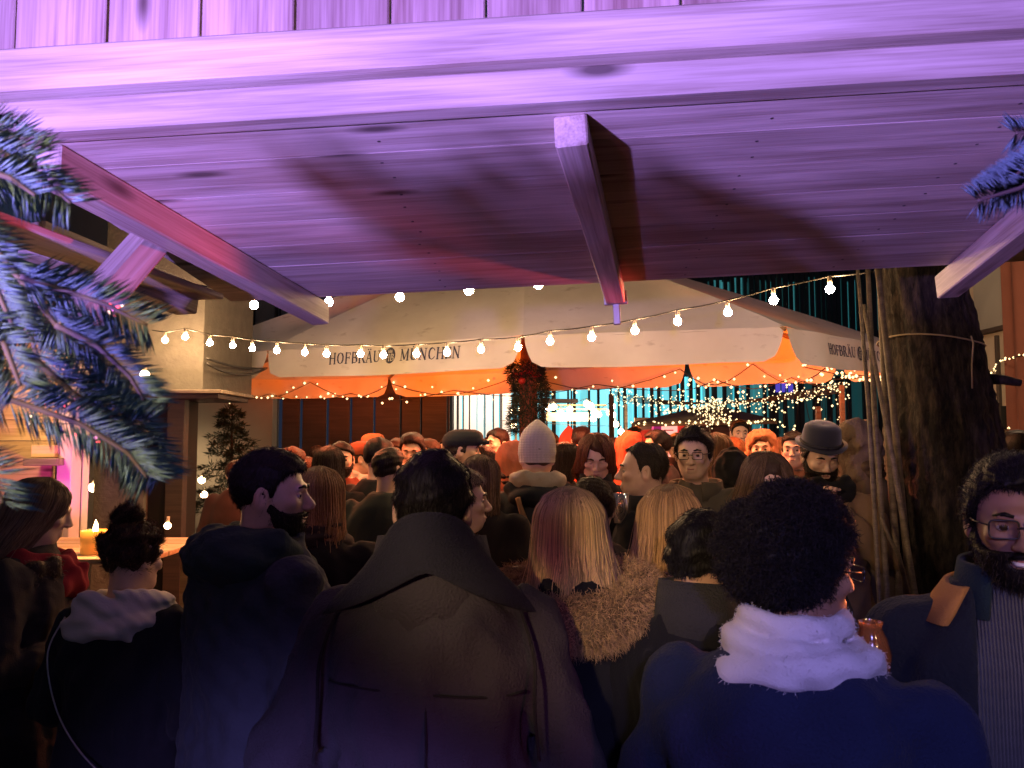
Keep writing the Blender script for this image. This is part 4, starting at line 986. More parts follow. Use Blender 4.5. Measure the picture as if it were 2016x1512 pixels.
LENS = bpy.data.materials.new('lens'); nt, N, L, B = nodes(LENS); tr = N.new('ShaderNodeBsdfTransparent'); gs = N.new('ShaderNodeBsdfGlossy'); gs.inputs['Roughness'].default_value = .05
ms = N.new('ShaderNodeMixShader'); ms.inputs[0].default_value = .09; L.new(tr.outputs[0], ms.inputs[1]); L.new(gs.outputs[0], ms.inputs[2]); L.new(ms.outputs[0], N['Material Output'].inputs[0])
eye_me = ico(.0118, 3); eye_me.materials.append(EYEW); eye_me.materials.append(EYEI)
for p in eye_me.polygons:
    if p.center.y > .0088: p.material_index = 1

def lid_mesh(thr, up_):
    me = ico(.0127, 3); bm = bmesh.new(); bm.from_mesh(me); a = math.radians(thr)
    dl = [f for f in bm.faces if (f.calc_center_median().z * math.cos(a) - f.calc_center_median().y * math.sin(a)) * up_ < 0.0004]
    bmesh.ops.delete(bm, geom=dl, context='FACES'); bm.to_mesh(me); bm.free(); return me
LIDS = {k: lid_mesh(k, 1) for k in (22, -28)}; LOWLID = lid_mesh(-26, -1)
# ------------------------------------------------------------------ people: hair
CUT_Y = [-.14, -.085, -.05, -.015, .012, .03, .05, .085, .13]
CUTS = {'short': [-.085, -.082, -.068, -.03, -.02, .03, .058, .076, .09],
        'reced': [-.085, -.082, -.068, -.03, -.02, .05, .088, .108, .12],
        'nape_up': [-.055, -.055, -.052, -.05, -.045, .03, .055, .072, .085],
        'full': [-.2, -.2, -.2, -.14, -.09, .0, .052, .074, .088]}
def long_prof(Ln, w_=1.0, back=1.0):
    z = np.array([-Ln, -Ln * .75, -.2 if Ln > .27 else -Ln * .55, -.12, -.05, 0, .03, .06, .085, .105, .116, .121])
    a = np.array([.075, .10, .108, .103, .096, .092, .089, .083, .069, .045, .024, .004]) * w_
    b = np.array([.035, .05, .06, .075, .088, .098, .102, .098, .083, .058, .03, .005])
    yo = np.array([-.105, -.10, -.085, -.055, -.03, -.018, -.015, -.013, -.012, -.01, -.01, -.01]) * back
    o = np.argsort(z); return z[o], a[o], b[o], yo[o]
_hc = {}
def hair_cap(style, res, Ln=.3, seed=0, vol=.0):
    Ln = Ln if style not in ('long', 'wavy') else Ln * .82
    key = (style, round(res, 4), Ln, seed % 4, vol)
    if key in _hc: return _hc[key]
    f = Fld(np.arange(-.2, .2, res), np.arange(-.24, .2, res), np.arange(-Ln - .04 if style in ('long', 'wavy') else -.24, .25, res))
    C0 = (0, -.015, .03)
    X, Y, Z = f.x[:, None, None], f.y[None, :, None], f.z[None, None, :]
    cut = 'short'
    if style in ('short', 'reced', 'quiff', 'fade'):
        e = .009 + vol; f.ell(C0, (.077 + e, .095 + e, .087 + e), 0)
        if style != 'reced': f.ell((0, .004, .058), (.064 + vol, .08 + vol, .064 + vol), .03)
        if style == 'quiff': f.ell((0, .055, .092), (.05, .045, .034), .03)
        cut = 'reced' if style == 'reced' else 'short'
    elif style == 'bun':
        f.ell(C0, (.093, .107, .097), 0); f.ell((-.01, -.045, .138), (.052, .05, .042), .012); cut = 'nape_up'
    elif style == 'afro':
        f.ell((0, -.045, .035), (.112, .116, .112), 0); f.ell((0, -.01, .085), (.088, .088, .07), .04); f.d = np.maximum(f.d, (Y - (.022 + .62 * Z)).astype(np.float32) * .8); cut = None
    elif style in ('long', 'wavy', 'bob'):
        f.loft(*[v for v in long_prof(Ln, .96)], k=0); f.ell((0, .105, -.07), (.066, .075, .14), .02, True); cut = None
    if cut:
        zc = np.interp(Y, CUT_Y, CUTS[cut]); f.d = np.maximum(f.d, ((zc - Z) * .75).astype(np.float32))
    f.folds(.0035 if style not in ('afro', 'bun') else .008, 45 if style not in ('afro',) else 30, seed, 4, .35 if style == 'long' else 1)
    me = f.mesh('hair'); _hc[key] = me; return me
def curves_obj(name, P, rad, parent, M, mat):
    """P: (strands, points, 3)"""
    n, m, _ = P.shape; cd = bpy.data.hair_curves.new(name); cd.add_curves([m] * n)
    cd.attributes['position'].data.foreach_set('vector', np.ascontiguousarray(P, np.float32).ravel())
    at_ = cd.attributes.get('radius') or cd.attributes.new('radius', 'FLOAT', 'POINT')
    t = np.linspace(0, 1, m); r = rad * (1 - .75 * t ** 2); at_.data.foreach_set('value', np.tile(r, n).astype(np.float32))
    o = bpy.data.objects.new(name, cd); C.objects.link(o); cd.materials.append(mat); o.parent = parent
    if M is not None: o.matrix_local = M
    o['kind'] = 'stuff'
    return o
def long_strands(n, Ln, seed, clumps=90, w_=1.0, wave=.004, front=.55, frizz=.002):
    rn = np.random.default_rng(seed); z, a, b, yo = long_prof(Ln, w_)
    cph = rn.uniform(front, 2 * np.pi - front, clumps); cof = rn.normal(0, .004, clumps); cl = rn.uniform(.88, 1.03, clumps) * (1 + .10 * np.sin(cph + rn.uniform(0, 6.28))); cz = rn.uniform(0, 6.28, clumps)
    k = rn.integers(0, clumps, n); ph = cph[k] + rn.normal(0, .07, n); m = 16
    zt = .121; zz = zt - (zt + Ln * cl[k] * rn.uniform(.93, 1.03, n))[:, None] * (np.linspace(0, 1, m) ** 1.15)[None]
    A = np.interp(zz, z, a); B_ = np.interp(zz, z, b); Yo = np.interp(zz, z, yo); below = zz < -Ln
    off = (.003 + np.abs(cof[k]) * .9 + rn.uniform(-.002, .004, n))[:, None] * np.minimum(1, (zt - zz) / .06)
    fall = np.clip((-.03 - zz) / .1, 0, 1)
    # angle 0 faces forward (+Y); long hair below the ears swings to the back
    ang = ph[:, None]; X = np.sin(ang) * (A + off); Y = np.cos(ang) * (B_ + off) + Yo
    X += wave * np.sin(zz * 38 + cz[k][:, None]) * fall + rn.normal(0, frizz, (n, m)) * .4 * fall; Y += wave * .7 * np.cos(zz * 31 + cz[k][:, None] * 2) * fall
    fly = (rn.random(n) < .06)[:, None] * (np.linspace(0, 1, m) ** 2)[None]; X += fly * rn.normal(0, .02, n)[:, None]; Y += fly * rn.normal(-.005, .02, n)[:, None]; X += (rn.normal(0, .5, n)[:, None] * .008 - np.sin(ang) * .012) * np.clip((-zz - .12) / .2, 0, 1)
    part = rn.normal(0, .004, n)[:, None] * (np.linspace(0, 1, m) < .1)
    return np.stack([X + part, Y, zz], 2)
def cap_strands(me, n, ln, seed, comb=(0, -.5, .1), rnd=.4, m=5, up_=.55, curl=0.0, tang=False):
    rn = np.random.default_rng(seed); nv = len(me.vertices); V = np.empty(nv * 3, np.float32); me.vertices.foreach_get('co', V); V = V.reshape(-1, 3)
    Nn = np.empty(nv * 3, np.float32); me.vertices.foreach_get('normal', Nn); Nn = Nn.reshape(-1, 3)
    i = rn.integers(0, nv, n); P = V[i] + rn.normal(0, .003, (n, 3)); Cb = np.broadcast_to(np.array(comb, float), (n, 3)); Cb = Cb - Nn[i] * (Cb * Nn[i]).sum(1)[:, None] if tang else Cb; D = Nn[i] * up_ + Cb + rn.normal(0, rnd, (n, 3)); D /= np.linalg.norm(D, axis=1)[:, None]
    t = np.linspace(0, 1, m)[None, :, None]; Lg = (ln * rn.uniform(.6, 1.2, n))[:, None, None]
    Q = P[:, None] - Nn[i][:, None] * .004 + D[:, None] * Lg * t + np.array([0, 0, -1]) * Lg * .25 * t ** 2
    if curl: Q = Q + rn.normal(0, curl, (n, m, 3)) * np.minimum(1, t * 3)
    return Q

# ------------------------------------------------------------------ people: head and body
def head_sdf(f, c, R, s, res, jaw=1.0, seed=0):
    """skull, face and ears blended into the body field; c head centre, R rotation, s size"""
    m = .17 * s; q = f.sl(np.array(c) - m, np.array(c) + m); X, Y, Z = f.pts(q)
    X, Y, Z = np.broadcast_arrays(X - c[0], Y - c[1], Z - c[2]); Rt = np.array(R.transposed()) / s
    x = Rt[0, 0] * X + Rt[0, 1] * Y + Rt[0, 2] * Z; y = Rt[1, 0] * X + Rt[1, 1] * Y + Rt[1, 2] * Z; z = Rt[2, 0] * X + Rt[2, 1] * Y + Rt[2, 2] * Z
    def sm_(a, b, k): h = np.maximum(k - np.abs(a - b), 0) / k; return np.minimum(a, b) - h * h * k * .25
    def sx(a, b, k): h = np.maximum(k - np.abs(a - b), 0) / k; return np.maximum(a, b) + h * h * k * .25
    def cp(a, b, ra, rb):
        a = np.array(a); b = np.array(b); ba = b - a; h = np.clip(((x - a[0]) * ba[0] + (y - a[1]) * ba[1] + (z - a[2]) * ba[2]) / (ba @ ba), 0, 1)
        return np.sqrt((x - a[0] - ba[0] * h) ** 2 + (y - a[1] - ba[1] * h) ** 2 + (z - a[2] - ba[2] * h) ** 2) - (ra + (rb - ra) * h)
    hv = np.random.default_rng(seed).uniform(-1, 1, 8)
    d = e_sd(x, y, z, (0, -.015, .03), (.077, .095, .087))
    d = sm_(d, e_sd(x, y, z, (0, .022, -.028), (.063 + .004 * hv[0], .068, .078 + .004 * hv[1])), .03)
    d = sm_(d, e_sd(x, y, z, (0, .048 + .004 * hv[2], -.088 + .005 * hv[3]), (.036 * jaw + .004 * hv[4], .036, .028)), .04)
    for sg in (-1, 1):
        d = sm_(d, cp((sg * .058, .0, -.05), (sg * .028, .05, -.092), .014 * jaw, .016), .035)
        d = sm_(d, e_sd(x, y, z, (sg * .042, .066, -.022), (.02, .018, .016)), .02)
    d = sm_(d, cp((-.034, .084, .02), (.034, .084, .02), .010, .010), .016)
    for sg in (-1, 1): d = sx(d, -e_sd(x, y, z, (sg * .031, .1, .0005), (.0185, .0165, .0095)), .013)
    d = sm_(d, cp((0, .087, .008), (0, .1065 + .004 * hv[5], -.032 + .004 * hv[6]), .007, .0125 + .0015 * hv[7]), .012)
    for sg in (-1, 1): d = sm_(d, e_sd(x, y, z, (sg * .012, .1, -.037), (.009, .011, .008)), .006)
    d = sm_(d, cp((-.016, .087, -.063), (.016, .087, -.063), .0065, .0065), .008)
    d = sm_(d, cp((-.014, .087, -.074), (.014, .087, -.074), .0075, .0075), .008)
    d = sx(d, -cp((-.021, .097, -.0685), (.021, .097, -.0685), .003, .003), .004)
    for sg in (-1, 1):
        e = e_sd(x, y, z, (sg * .081, -.012, -.008), (.011, .021, .034)); e = np.maximum(e, -e_sd(x, y, z, (sg * .09, -.006, -.004), (.008, .012, .022)))
        d = sm_(d, e, .008)
    f.blend(q, (d * s).astype(np.float32), .03 * s)
POSES = {'down': ((.255, -.02, 1.11), (.25, .07, .87)), 'hold': ((.265, -.03, 1.12), (.12, .25, 1.13)), 'drink': ((.26, .08, 1.16), (.09, .22, 1.36)), 'pocket': ((.285, -.05, 1.12), (.23, .08, .96))}
_hand = None
def hand_mesh():
    global _hand
    if _hand: return _hand
    r = .0042; f = Fld(np.arange(-.07, .07, r), np.arange(-.07, .13, r), np.arange(-.07, .07, r))
    f.ell((0, .01, 0), (.04, .045, .016), 0); f.cap((0, -.06, 0), (0, -.01, 0), .026, .028, .02)
    for k, (x, l) in enumerate(((-.03, .056), (-.0105, .066), (.0105, .062), (.03, .048))):
        a = (x, .048, .0); b = (x * 1.05, .048 + l * .42, -.014); c = (x * 1.02, .048 + l * .5, -.045); e = (x, .04 + l * .25, -.06)
        f.cap(a, b, .0095, .0088, .004); f.cap(b, c, .0088, .008, .003); f.cap(c, e, .008, .0065, .003)
    f.cap((-.034, -.005, -.006), (-.055, .022, -.024), .012, .0105, .008); f.cap((-.055, .022, -.024), (-.045, .05, -.045), .0105, .008, .003)
    _hand = f.mesh('hand'); return _hand
NAMES = []
def person(px, top, dep_, yaw, label, hair=('short', (.03, .02, .015)), coat=(.03, .03, .035), skin='light', hy=0, pitch=0, roll=0, style='jacket', pose='hold', q=1, bw=1.0, face=None, group='crowd at the market', hair_top=.012, fh=None, jaw=1.0, arms=None, lean=0, trousers=None, noh=False, ns=False, hs=1.0, sleeve=None):
    """q: 0 near, 1 middle, 2 far; yaw 0 looks away from the camera, 180 towards it"""
    X = (px - 1008) / F * dep_; zt = at(px, top, dep_).z; H = zt - hair_top; s = H / 1.75
    root = empty('person', (X, dep_, 0), math.radians(yaw), label, 'person', group)
    rh, rb, rcw = ((.0055, .022, .013), (.0075, .028, .018), (.0105, .04, .026))[q]; seed = int(px * 7 + top)
    NAMES.append(root)
    R = Matrix.Rotation(math.radians(hy), 3, 'Z') @ Matrix.Rotation(math.radians(-pitch), 3, 'X') @ Matrix.Rotation(math.radians(roll), 3, 'Y')
    hc = np.array([0, .012 + lean, 1.632]) + np.array(R @ Vector((0, .01, 0))) * 1.0
    if pitch: hc += np.array([0, math.sin(math.radians(pitch)) * .03, -.012 * abs(math.sin(math.radians(pitch)))])
    hsz = .99 * hs
    # body: one continuous surface, skin to the neck, trousers and shoes below
    f = Fld(axis(-.42, .42, rb, -.125, .125, rh), axis(-.2, .32, rb, -.13, .15, rh), axis(-.01, 1.79, rb, 1.44, 1.79, rh))
    f.loft([.82, .95, 1.1, 1.3, 1.4, 1.45, 1.49], [.15, .165, .145, .165, .155, .10, .05], [.1, .11, .1, .115, .105, .08, .05], [0, 0, 0, -.005, -.01, -.012, -.015], 0)
    f.cap((0, -.018, 1.4), tuple(hc + np.array([0, -.025, -.05])), .062, .058, .03)
    E, W = POSES[pose]
    for sg in (-1, 1):
        e, w_ = (arms[0 if sg < 0 else 1] if arms else (E, W))
        f.cap((sg * .165, -.01, 1.385), (sg * e[0], e[1], e[2]), .045, .036, .03); f.cap((sg * e[0], e[1], e[2]), (sg * w_[0], w_[1], w_[2]), .034, .026, .01)
        f.cap((sg * .085, 0, .88), (sg * .10, .015, .5), .088, .062, .04); f.cap((sg * .10, .015, .5), (sg * .105, -.01, .09), .06, .042, .01)
        f.cap((sg * .105, -.03, .05), (sg * .125, .13, .04), .045, .036, .02)
    head_sdf(f, hc, R, hsz, rh, jaw, seed)
    me = f.mesh('body'); sk = SKIN[skin]; me.materials.append(sk); me.materials.append(trousers or TROUS); me.materials.append(SHOE)
    cz = np.empty(len(me.polygons) * 3, np.float32); me.polygons.foreach_get('center', cz); cz = cz.reshape(-1, 3)[:, 2]
    me.polygons.foreach_set('material_index', np.where(cz > 1.3, 0, np.where(cz > .1, 1, 2)).astype(np.int32))
    S4 = Matrix.Scale(s, 4)
    body = link('body', me, root, S4)
    HM = S4 @ (Matrix.Translation(Vector(hc)) @ R.to_4x4() @ Matrix.Scale(hsz, 4))
    # coat
    if style != 'none':
        f = Fld(np.arange(-.52, .52, rcw), np.arange(-.34, .42, rcw), np.arange(.3 if style in ('long', 'parka') else .7, 1.58, rcw))
        if style == 'long': zz = [.42, .7, .95, 1.1, 1.25, 1.36, 1.42, 1.46, 1.5]; aa = [.27, .235, .212, .198, .215, .215, .182, .128, .088]; bb_ = [.20, .185, .17, .165, .168, .155, .135, .112, .09]
        elif style == 'parka': zz = [.62, .8, .95, 1.1, 1.25, 1.36, 1.42, 1.46, 1.51]; aa = [.245, .25, .24, .225, .232, .228, .192, .14, .10]; bb_ = [.2, .205, .2, .19, .185, .17, .15, .13, .105]
        else: zz = [.78, .9, 1.0, 1.1, 1.25, 1.36, 1.42, 1.46, 1.5]; aa = [.21, .22, .212, .205, .22, .208, .168, .118, .082]; bb_ = [.16, .165, .155, .15, .158, .148, .13, .11, .085]
        yo = [0, 0, 0, 0, -.005, -.01, -.014, -.018, -.02]; yo = [v + lean * max(0, (z - .95) / .55) for v, z in zip(yo, zz)]
        f.loft(zz, np.array(aa) * bw, np.array(bb_) * (.5 + .5 * bw), yo, 0, p=2.25)
        ar = 1.12 if style in ('parka',) else 1.0
        for sg in (-1, 1):
            e, w_ = (arms[0 if sg < 0 else 1] if arms else (E, W))
            sh = (sg * .188 * bw, -.012 + lean * .9, 1.390)
            f.cap(sh, (sg * e[0] * bw, e[1], e[2]), .076 * ar, .062 * ar, .024); f.cap((sg * e[0] * bw, e[1], e[2]), (sg * w_[0] * bw, w_[1], w_[2]), .064 * ar, .05 * ar, .02)
        f.folds((.0075, .005, .003)[q], 21, seed, 8, .55)
        cm = f.mesh('coat'); cmat = coat if not isinstance(coat, tuple) else cloth(coat)
        co_ = link('coat', cm, root, S4, cmat)
        for sg in (-1, 1):
            e, w_ = (arms[0 if sg < 0 else 1] if arms else (E, W)); hm = hand_mesh()
            if q < 2 or pose == 'drink':
                if len(hm.materials) == 0: hm.materials.append(sk)
                d = (Vector((sg * w_[0] * bw, w_[1], w_[2])) - Vector((sg * e[0] * bw, e[1], e[2]))).normalized(); ho = link('hand', hm.copy() if hm.materials[0] is not sk else hm, root)
                if ho.data.materials[0] is not sk: ho.data.materials[0] = sk
                x_ = d.cross(Vector((0, 0, 1))).normalized() * (1 if sg > 0 else -1); x_ = x_ if x_.length > .1 else Vector((1, 0, 0)); z_ = x_.cross(d)
                x2 = x_ if sg > 0 else x_
                ho.matrix_local = S4 @ axes(Vector((sg * w_[0] * bw, w_[1], w_[2])) + d * .06, x2, d, z_)
    # hair
    st = hair[0] if hair else None
    if st:
        hm_ = hair_mat(hair[1]); Ln = hair[2] if len(hair) > 2 else .3; rr = (.006, .008, .011)[q]
        cm = hair_cap(st, rr, Ln, seed, .006 if st == 'quiff' else 0.0).copy(); ho = link('hair', cm, root, HM, hm_)
        if ns: pass
        elif st in ('long', 'wavy') and q < 2: curves_obj('strands', long_strands(8500 if q == 0 else 2200, Ln, seed, 240 if q == 0 else 120, wave=.006 if st == 'long' else .014), .0011 if q == 0 else .0016, ho, None, hm_)
        elif st in ('short', 'quiff', 'fade', 'reced') and q < 2: curves_obj('strands', cap_strands(cm, 9000 if q == 0 else 2600, .012 if st != 'quiff' else .016, seed, (0, -.5, -.9) if st != 'quiff' else (0, -.5, .25), .14, 4, .3, 0, True), .0006, ho, None, hm_)
        elif st == 'afro': curves_obj('strands', cap_strands(cm, 17000, .020, seed, (0, -.2, .05), .45, 6, 1.0, .0035), .0008, ho, None, hm_)
        elif st == 'bun': curves_obj('strands', cap_strands(cm, 7000, .03, seed, (0, .1, 1.0), .22, 6, .12, .001, True), .0008, ho, None, hm_)
    face = (q < 2 and 100 < abs((yaw + hy + 180) % 360 - 180) ) if face is None else face
    if face:
        for sg in (-1, 1): link('eye', eye_me, root, HM @ Matrix.Translation((sg * .031, .0755, -.001)))
        lm = {22: LIDS[22], -28: LIDS[-28]}[-28 if pitch > 10 else 22].copy(); lm.materials.append(sk); ll = LOWLID.copy(); ll.materials.append(sk)
        for sg in (-1, 1):
            link('eyelid', lm, root, HM @ Matrix.Translation((sg * .031, .0755, -.001))); link('lower_eyelid', ll, root, HM @ Matrix.Translation((sg * .031, .0755, -.001)))
        bc = hair_mat(fh or (hair[1] if hair else (.05, .03, .02)))
        for sg in (-1, 1): tube('eyebrow', [(sg * .014, .0955, .021), (sg * .03, .094, .026), (sg * .048, .082, .021)], [.0034, .005, .0022], bc, root, 6, HM)
        tube('lips', [(-.021, .087, -.068), (-.009, .0945, -.0655), (0, .0955, -.0665), (.009, .0945, -.0655), (.021, .087, -.068)], [.0012, .0036, .0036, .0036, .0012], LIP, root, 6, HM)
    return dict(root=root, HM=HM, S4=S4, s=s, seed=seed, hc=hc, R=R, q=q)
def beard(p, col, full=True):
    r = .006; f = Fld(np.arange(-.1, .1, r), np.arange(-.06, .15, r), np.arange(-.16, .02, r)); X, Y, Z = f.x[:, None, None], f.y[None, :, None], f.z[None, None, :]
    f.ell((0, .024, -.055), (.0735, .0745, .075), 0); f.ell((0, .058, -.1), (.04, .036, .032), .02)
    for sg in (-1, 1): f.cap((sg * .062, .0, -.035), (sg * .034, .05, -.088), .018, .022, .02); f.cap((sg * .068, -.006, .012), (sg * .064, .002, -.04), .011, .016, .01)
    cut = np.interp(Y, [-.06, 0, .015, .035, .06, .08, .09, .12], [.0, .01, -.01, -.042, -.05, -.049, -.047, -.045]); f.d = np.maximum(f.d, (Z - cut) * .8)
    f.d = np.maximum(f.d, -(e_sd(X, Y, Z, (0, .105, -.068), (.025, .04, .0105)))); f.d = np.maximum(f.d, -e_sd(X, Y, Z, (0, .02, .01), (.055, .07, .05)))
    f.d = np.maximum(f.d, (-.012 - Y) * .8)
    me = f.mesh('beard'); o = link('beard', me, p['root'], p['HM'], hair_mat(col)); curves_obj('strands', cap_strands(me, 2600, .012, 5, (0, .1, -.5), .4), .0007, o, None, hair_mat(col)); return o
def moustache(p, col): return tube('moustache', [(-.026, .088, -.063), (-.012, .1, -.055), (0, .103, -.053), (.012, .1, -.055), (.026, .088, -.063)], [.002, .0062, .006, .0062, .002], hair_mat(col), p['root'], 7, p['HM'])
def glasses(p, sc_=1.0, lens=True):
    r = p['root']; g = None
    for sg in (-1, 1):
        pts = [(sg * (.0325 + .0235 * sc_ * math.copysign(abs(math.cos(a)) ** .4, math.cos(a))), .106 - .03 * abs(.0325 + .0235 * sc_ * math.cos(a)) * .35, -.002 + .0165 * sc_ * math.copysign(abs(math.sin(a)) ** .4, math.sin(a))) for a in np.linspace(0, 2 * math.pi, 25)]
        o = tube('glasses_rim', pts, .0019, FRAME, r, 6, p['HM'])
        n = 24; V = [(q_[0], q_[1], q_[2]) for q_ in pts[:-1]]; link('lens', mesh_py('lens', V, [tuple(range(24))]), o, None, LENS) if lens else None
        tube('glasses_temple', [(sg * .056, .1, .004), (sg * .078, .06, .006), (sg * .083, -.005, .004), (sg * .083, -.02, -.008)], .0016, FRAME, r, 6, p['HM'])
    tube('glasses_bridge', [(-.011, .106, .0), (0, .11, .003), (.011, .106, .0)], .002, FRAME, r, 6, p['HM'])
def scarf(p, mat, rings, name='scarf', fold=.006, res=None, kk=.012):
    r = res or (.008, .011, .016)[p['q']]; f = Fld(np.arange(-.26, .26, r), np.arange(-.24, .26, r), np.arange(1.26, 1.68, r)); X, Y, Z = f.x[:, None, None], f.y[None, :, None], f.z[None, None, :]
    for (z0, ax, ay, rad, tilt, yo, rz) in rings:
        rr = np.sqrt((X / ax) ** 2 + ((Y - yo) / ay) ** 2); qd = (rr - 1) * min(ax, ay); v = np.sqrt(qd ** 2 + ((Z - z0 - tilt * Y - rz * X) * rad[0] / rad[1]) ** 2) - rad[0]
        f.blend(tuple(slice(None) for _ in range(3)), v.astype(np.float32), kk)
    f.folds(fold, 26, p['seed'] + 3, 5, 1.4); return link(name, f.mesh(name), p['root'], p['S4'], mat)
RINGS = [(1.455, .105, .10, (.03, .045), -.12, -.005, 0), (1.50, .09, .088, (.026, .035), -.15, -.005, .04)]
def collar(p, mat, z0=1.44, z1=1.55, r0=.10, r1=.088, th=.008, name='collar', open_=40, flare=0):
    V = []; Fs = []; n = 28; lo = math.radians(open_)
    for k in range(n + 1):
        a = lo + (2 * math.pi - 2 * lo) * k / n; s_, c_ = math.sin(a), math.cos(a)
        for (r_, z) in ((r0, z0), (r1, z1), (r1 - th, z1 - .002), (r0 - th, z0)):
            V.append((s_ * r_ * 1.05, c_ * r_ - .012, z + .012 * c_ * -1 * (z == z1)))
    for k in range(n):
        for j in range(4): Fs.append((k * 4 + j, k * 4 + (j + 1) % 4, (k + 1) * 4 + (j + 1) % 4, (k + 1) * 4 + j))
    Fs += [(0, 3, 2, 1), (n * 4, n * 4 + 1, n * 4 + 2, n * 4 + 3)]
    return link(name, mesh_py(name, V, Fs, True), p['root'], p['S4'], mat)
def hood_down(p, mat, c=(0, -.12, 1.46), r=(.16, .105, .085), name='hood'):
    rs = (.011, .015, .022)[p['q']]; f = Fld(np.arange(-.24, .24, rs), np.arange(-.3, .15, rs), np.arange(1.28, 1.64, rs))
    f.ell(c, r, 0); f.cap((-.12, -.03, c[2] + .03), (-.05, .09, c[2] - .05), .05, .04, .03); f.cap((.12, -.03, c[2] + .03), (.05, .09, c[2] - .05), .05, .04, .03)
    f.ell((0, -.02, c[2] + .1), (.075, .085, .1), .02, True); f.folds(.006, 22, p['seed'], 5); return link(name, f.mesh(name), p['root'], p['S4'], mat)
def hood_up(p, mat, name='hood', open_=.085):
    rs = (.008, .01, .014)[p['q']]; f = Fld(np.arange(-.2, .2, rs), np.arange(-.2, .2, rs), np.arange(-.28, .2, rs))
    f.ell((0, -.02, .02), (.112, .128, .13), 0); f.loft([-.24, -.1, .0], [.14, .115, .1], [.12, .11, .1], [-.03, -.02, -.02], .04); f.ell((0, .13, -.02), (open_, .14, .105), .02, True)
    f.folds(.006, 30, p['seed'], 6); return link(name, f.mesh(name), p['root'], p['HM'], mat)
def fur_ring(p, col, z0=1.44, ax=.2, ay=.16, yo=-.05, rad=.055, n=9000, ln=.035):
    mt = hair_mat(col); rs = .014; f = Fld(np.arange(-.36, .36, rs), np.arange(-.34, .3, rs), np.arange(1.2, 1.7, rs)); X, Y, Z = f.x[:, None, None], f.y[None, :, None], f.z[None, None, :]
    rr = np.sqrt((X / ax) ** 2 + ((Y - yo) / ay) ** 2); qd = (rr - 1) * min(ax, ay); v = np.sqrt(qd ** 2 + (Z - z0 - .18 * Y - .08 * X) ** 2) - rad; f.d = np.maximum(v, (Y - .12)).astype(np.float32); f.folds(.006, 25, 3, 4)
    me = f.mesh('fur_trim'); o = link('fur_trim', me, p['root'], p['S4'], mt); curves_obj('fur', cap_strands(me, n, ln, 8, (0, -.1, -.2), .5, 5, .8, .0022), .0006, o, None, mt); return o
def beanie(p, mat, tall=.06, name='beanie'):
    n = 40; V = []; Fs = []; pr = [(-.045, .099), (-.01, .102), (-.004, .105), (.03, .104), (.07, .1), (.1, .09), (.125, .072), (.125 + tall * .4, .05), (.125 + tall * .75, .026), (.125 + tall * .95, .012), (.125 + tall, .002)]
    for (z, r_) in pr:
        for k in range(n):
            a = 2 * math.pi * k / n; w_ = 1 + .012 * math.sin(k * math.pi) + .018 * math.sin(3 * a + z * 30)
            V.append((r_ * .93 * w_ * math.sin(a), r_ * 1.08 * w_ * math.cos(a) - .012 - max(0, z - .1) * .1, z + .02))
    for i in range(len(pr) - 1):
        for k in range(n): Fs.append((i * n + k, i * n + (k + 1) % n, (i + 1) * n + (k + 1) % n, (i + 1) * n + k))
    return link(name, mesh_py(name, V, Fs, True), p['root'], p['HM'], mat)
def flat_cap(p, mat):
    f = Fld(np.arange(-.14, .14, .008), np.arange(-.16, .22, .008), np.arange(-.04, .2, .008)); f.loft([.03, .06, .09, .115, .13], [.088, .1, .1, .085, .05], [.108, .122, .122, .1, .06], [-.012, -.005, .004, .01, .015], .0)
    f.cap((-.045, .105, .058), (.045, .105, .058), .022, .022, .02); f.cap((-.03, .15, .05), (.03, .15, .05), .014, .014, .03); return link('flat_cap', f.mesh('flat_cap'), p['root'], p['HM'], mat)
def brim_hat(p, mat, brim=.145, hgt=.115):
    n = 36; V = []; Fs = []; pr = [(.052, .095), (.050, brim), (.058, brim + .002), (.060, .1), (.075, .097), (.1, .096), (.06 + hgt * .85, .088), (.06 + hgt, .066), (.06 + hgt * 1.02, .03), (.06 + hgt, .002)]
    for (z, r_) in pr:
        for k in range(n): a = 2 * math.pi * k / n; V.append((r_ * .94 * math.sin(a), r_ * 1.06 * math.cos(a) - .01, z + (.012 * abs(math.sin(a)) if r_ > .12 else 0)))
    for i in range(len(pr) - 1):
        for k in range(n): Fs.append((i * n + k, i * n + (k + 1) % n, (i + 1) * n + (k + 1) % n, (i + 1) * n + k))
    o = link('hat', mesh_py('hat', V, Fs, True), p['root'], p['HM'], mat); tube('hat_band', [(.0975 * .94 * math.sin(a), .0985 * 1.06 * math.cos(a) - .01, .074) for a in np.linspace(0, 2 * math.pi, 30)], .008, BLACK, o, 6); return o
# ------------------------------------------------------------------ the crowd: near row
NAVY = cloth((.022, .025, .04)); CHAR = cloth((.03, .03, .034)); BLK = cloth((.012, .012, .014))
CREAM = cloth((.62, .56, .48), noise=.12); WOOLG = cloth((.046, .041, .052), noise=.3, bump=.6, sc_=180)
# woman at the edge with long hair, in profile
p = person(72, 930, 2.75, -72, 'woman with long loose hair and red scarf looking down at the edge', ('long', (.22, .14, .085), .36), (.034, .028, .03), hy=4, pitch=16, q=0, style='long', pose='hold')
scarf(p, cloth((.22, .02, .03)), [(1.44, .10, .10, (.034, .05), -.1, .02, 0), (1.38, .09, .11, (.03, .06), -.1, .05, 0)])
f_ = fur_ring(p, (.16, .11, .08), 1.40, .16, .13, .0, .035, 2500, .02)
